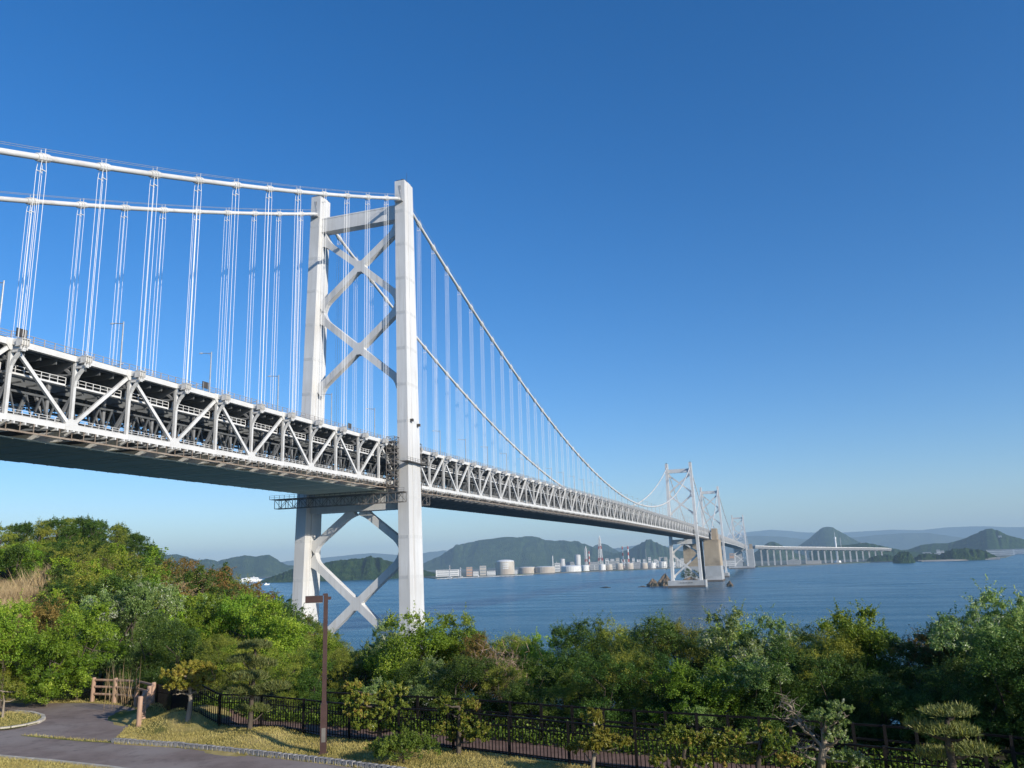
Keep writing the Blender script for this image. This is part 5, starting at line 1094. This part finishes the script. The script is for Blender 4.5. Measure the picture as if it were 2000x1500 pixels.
pruned('gnarled_tree', 'silver', 1600, 1575, [(1612, 1398, 24, 9), (1640, 1388, 20, 8), (1632, 1412, 18, 8), (1634, 1438, 22, 9), (1655, 1482, 28, 12), (1572, 1488, 18, 7), (1680, 1492, 16, 9)], [(1600, 1575), (1603, 1510), (1606, 1475), (1610, 1455), (1608, 1428)], 'gnarled old tree with bare twisted pale branches at lower right', leaf=(.07, .35), per=1600, seed=18, r0=.12, branches=[[(1607, 1462), (1588, 1440), (1568, 1412), (1548, 1390), (1522, 1378)], [(1590, 1440), (1572, 1428), (1550, 1405), (1528, 1404)], [(1608, 1450), (1612, 1425), (1630, 1412), (1650, 1398)], [(1605, 1465), (1580, 1458), (1562, 1462), (1548, 1450)], [(1608, 1470), (1625, 1455), (1636, 1448)], [(1604, 1490), (1578, 1478), (1555, 1476)], [(1568, 1412), (1556, 1408), (1540, 1420)], [(1548, 1390), (1545, 1380), (1530, 1372)]])
pruned('garden_pine', 'pine', 1862, 1600, [(1852, 1397, 42, 6), (1870, 1392, 20, 5), (1848, 1428, 48, 6), (1790, 1418, 18, 4), (1902, 1466, 34, 6), (1836, 1482, 38, 6), (1885, 1434, 22, 5)], [(1862, 1600), (1862, 1520), (1858, 1480), (1852, 1445), (1850, 1405)], 'flat-tiered garden pine in front of the dark hedge at right', per=2600, bark='barkd', needle=True, seed=19, r0=.12)
pruned('small_maple', 'olive', 5, 1404, [(-20, 1335, 30, 12), (12, 1345, 26, 10), (30, 1362, 22, 8), (-5, 1358, 28, 9), (40, 1345, 10, 5)], [(5, 1404), (6, 1385), (8, 1370), (5, 1350)], 'small spreading tree on the grass island at the left edge', seed=20, per=700, r0=.06)
# ---- clipped bush
q = gpt(788, 1490); lob = [(x_, y_, z_, .34, .34, .30) for x_, y_, z_ in [(-.5, 0, .3), (-.2, .1, .42), (.15, 0, .45), (.5, .05, .38), (.7, .1, .28), (-.7, .05, .25), (0, -.25, .35), (.35, -.25, .33), (-.38, -.25, .33), (0, .3, .4)]]
t = tag(empty('clipped_bush', q, rz=rz_), 'round fresh-green clipped bush on the lawn by the kerb', 'bush'); place('foliage', crown('foliage', LM['bush'], lob, 9000, .06, .4, 31, 34, tuft_r=.3, shell=.35, upb=.6, shoots=160, slen=(.1, .26)), t); place('stem', trunk_mesh([(0, 0, -.1), (0, 0, .15), (.02, 0, .3)], lob, 2, M['barkd'], .04, 10), t)
# ---- grass blades and ground cover
def inpoly(x, y, P_):
    c = False; j = len(P_) - 1
    for i in range(len(P_)):
        if (P_[i][1] > y) != (P_[j][1] > y) and x < (P_[j][0] - P_[i][0]) * (y - P_[i][1]) / (P_[j][1] - P_[i][1]) + P_[i][0]: c = not c
        j = i
    return c
r = np.random.default_rng(77); C_ = []
while len(C_) < 42000:
    u = float(r.uniform(-30, 1560)); y_ = float(r.uniform(1366, 1512)); q = onz(u, y_, Z0); d = math.hypot(q[0] - CAM[0], q[1] - CAM[1])
    if d > float(np.interp(u, FU, FD)) + .1: continue
    if inpoly(u, y_, ROAD) and not inpoly(u, y_, ISLE) and not inpoly(u, y_, STRIPG): continue
    if r.random() > (d / 30) ** 2: continue
    C_.append((q[0], q[1], tz(q[0], q[1]) + (.05 if inpoly(u, y_, ISLE) else 0)))
C_ = np.array(C_); n = len(C_); ax = sph(r, n) * .8; ax[:, 2] = np.abs(ax[:, 2]) + .45; ln = r.uniform(.035, .11, n); nn = sph(r, n); nn[:, 2] *= .3
lvv = np.clip(np.array([.5 + .45 * NZ.noise(Vector((c[0] / 1.3, c[1] / 1.3, 3))) for c in C_]) + r.normal(0, .18, n), 0, 1)
tag(place('lawn_grass', leaves('lawn_grass', LM['grass'], C_ + ax * (ln * .45)[:, None], nn, ln, np.full(n, .014), lvv, r, 0, ax, 0)), 'short dry yellow grass covering the park lawn', 'grass', kind='stuff')
C_ = []
while len(C_) < 26000:
    u = float(r.uniform(-60, 2080)); d = float(np.interp(u, FU, FD)) + 1.8 + abs(float(r.normal(0, 1.4))); q = at(u, hor(u), d); C_.append((q[0], q[1], max(tz(q[0], q[1]), Z0 - .6) + abs(float(r.normal(0, .22)))))
C_ = np.array(C_); n = len(C_); nn = sph(r, n); nn[:, 2] = np.abs(nn[:, 2]) + .4; sz = r.uniform(.07, .16, n)
tag(place('ground_cover', leaves('ground_cover', LM['bush'], C_, nn, sz, sz * .6, np.clip(r.normal(.4, .2, n), 0, 1), r)), 'leafy ground cover creeping along the far side of the walkway', 'plants', kind='stuff')
# bare vine tangle in the hedge
d = float(np.interp(975, FU, FD)) + 6.0; n = 1500; c0 = np.array(at(975, 1330, d)); cc = c0 + r.normal(0, 1, (n, 3)) * np.array([.45, .45, .55]); ax = sph(r, n); ax[:, 2] -= .3
tag(place('dead_vines', leaves('dead_vines', LM['twig'], cc, sph(r, n), r.uniform(.25, .6, n), np.full(n, .016), r.uniform(0, 1, n), r, 0, ax, 0)), 'tangle of bare brown vines hanging in the hedge middle', 'vines')
# trees on the islet
for i, (u, yt) in enumerate([(1333, 1116), (1343, 1112), (1354, 1115), (1362, 1120), (1300, 1119)]):
    q = at(u, hor(u), 1420 if i < 4 else 1337); h = at(u, yt, 1420)[2]; t = tag(empty('islet_tree', (q[0], q[1], h * .35)), 'small dark tree on the rocky islet by the far tower, %s' % ['leftmost of four', 'second of four', 'third of four', 'rightmost of four', 'tuft on the big rock'][i], 'tree', 'trees on the rocky islet'); t.scale = ((h * .16,) * 3) if i < 4 else (.7, .7, .5)
    if i == 4: t.location.z = 24
    cm, tr = PR['dark', 0][i % 2]; place('crown', cm, t); place('trunk', tr, t)
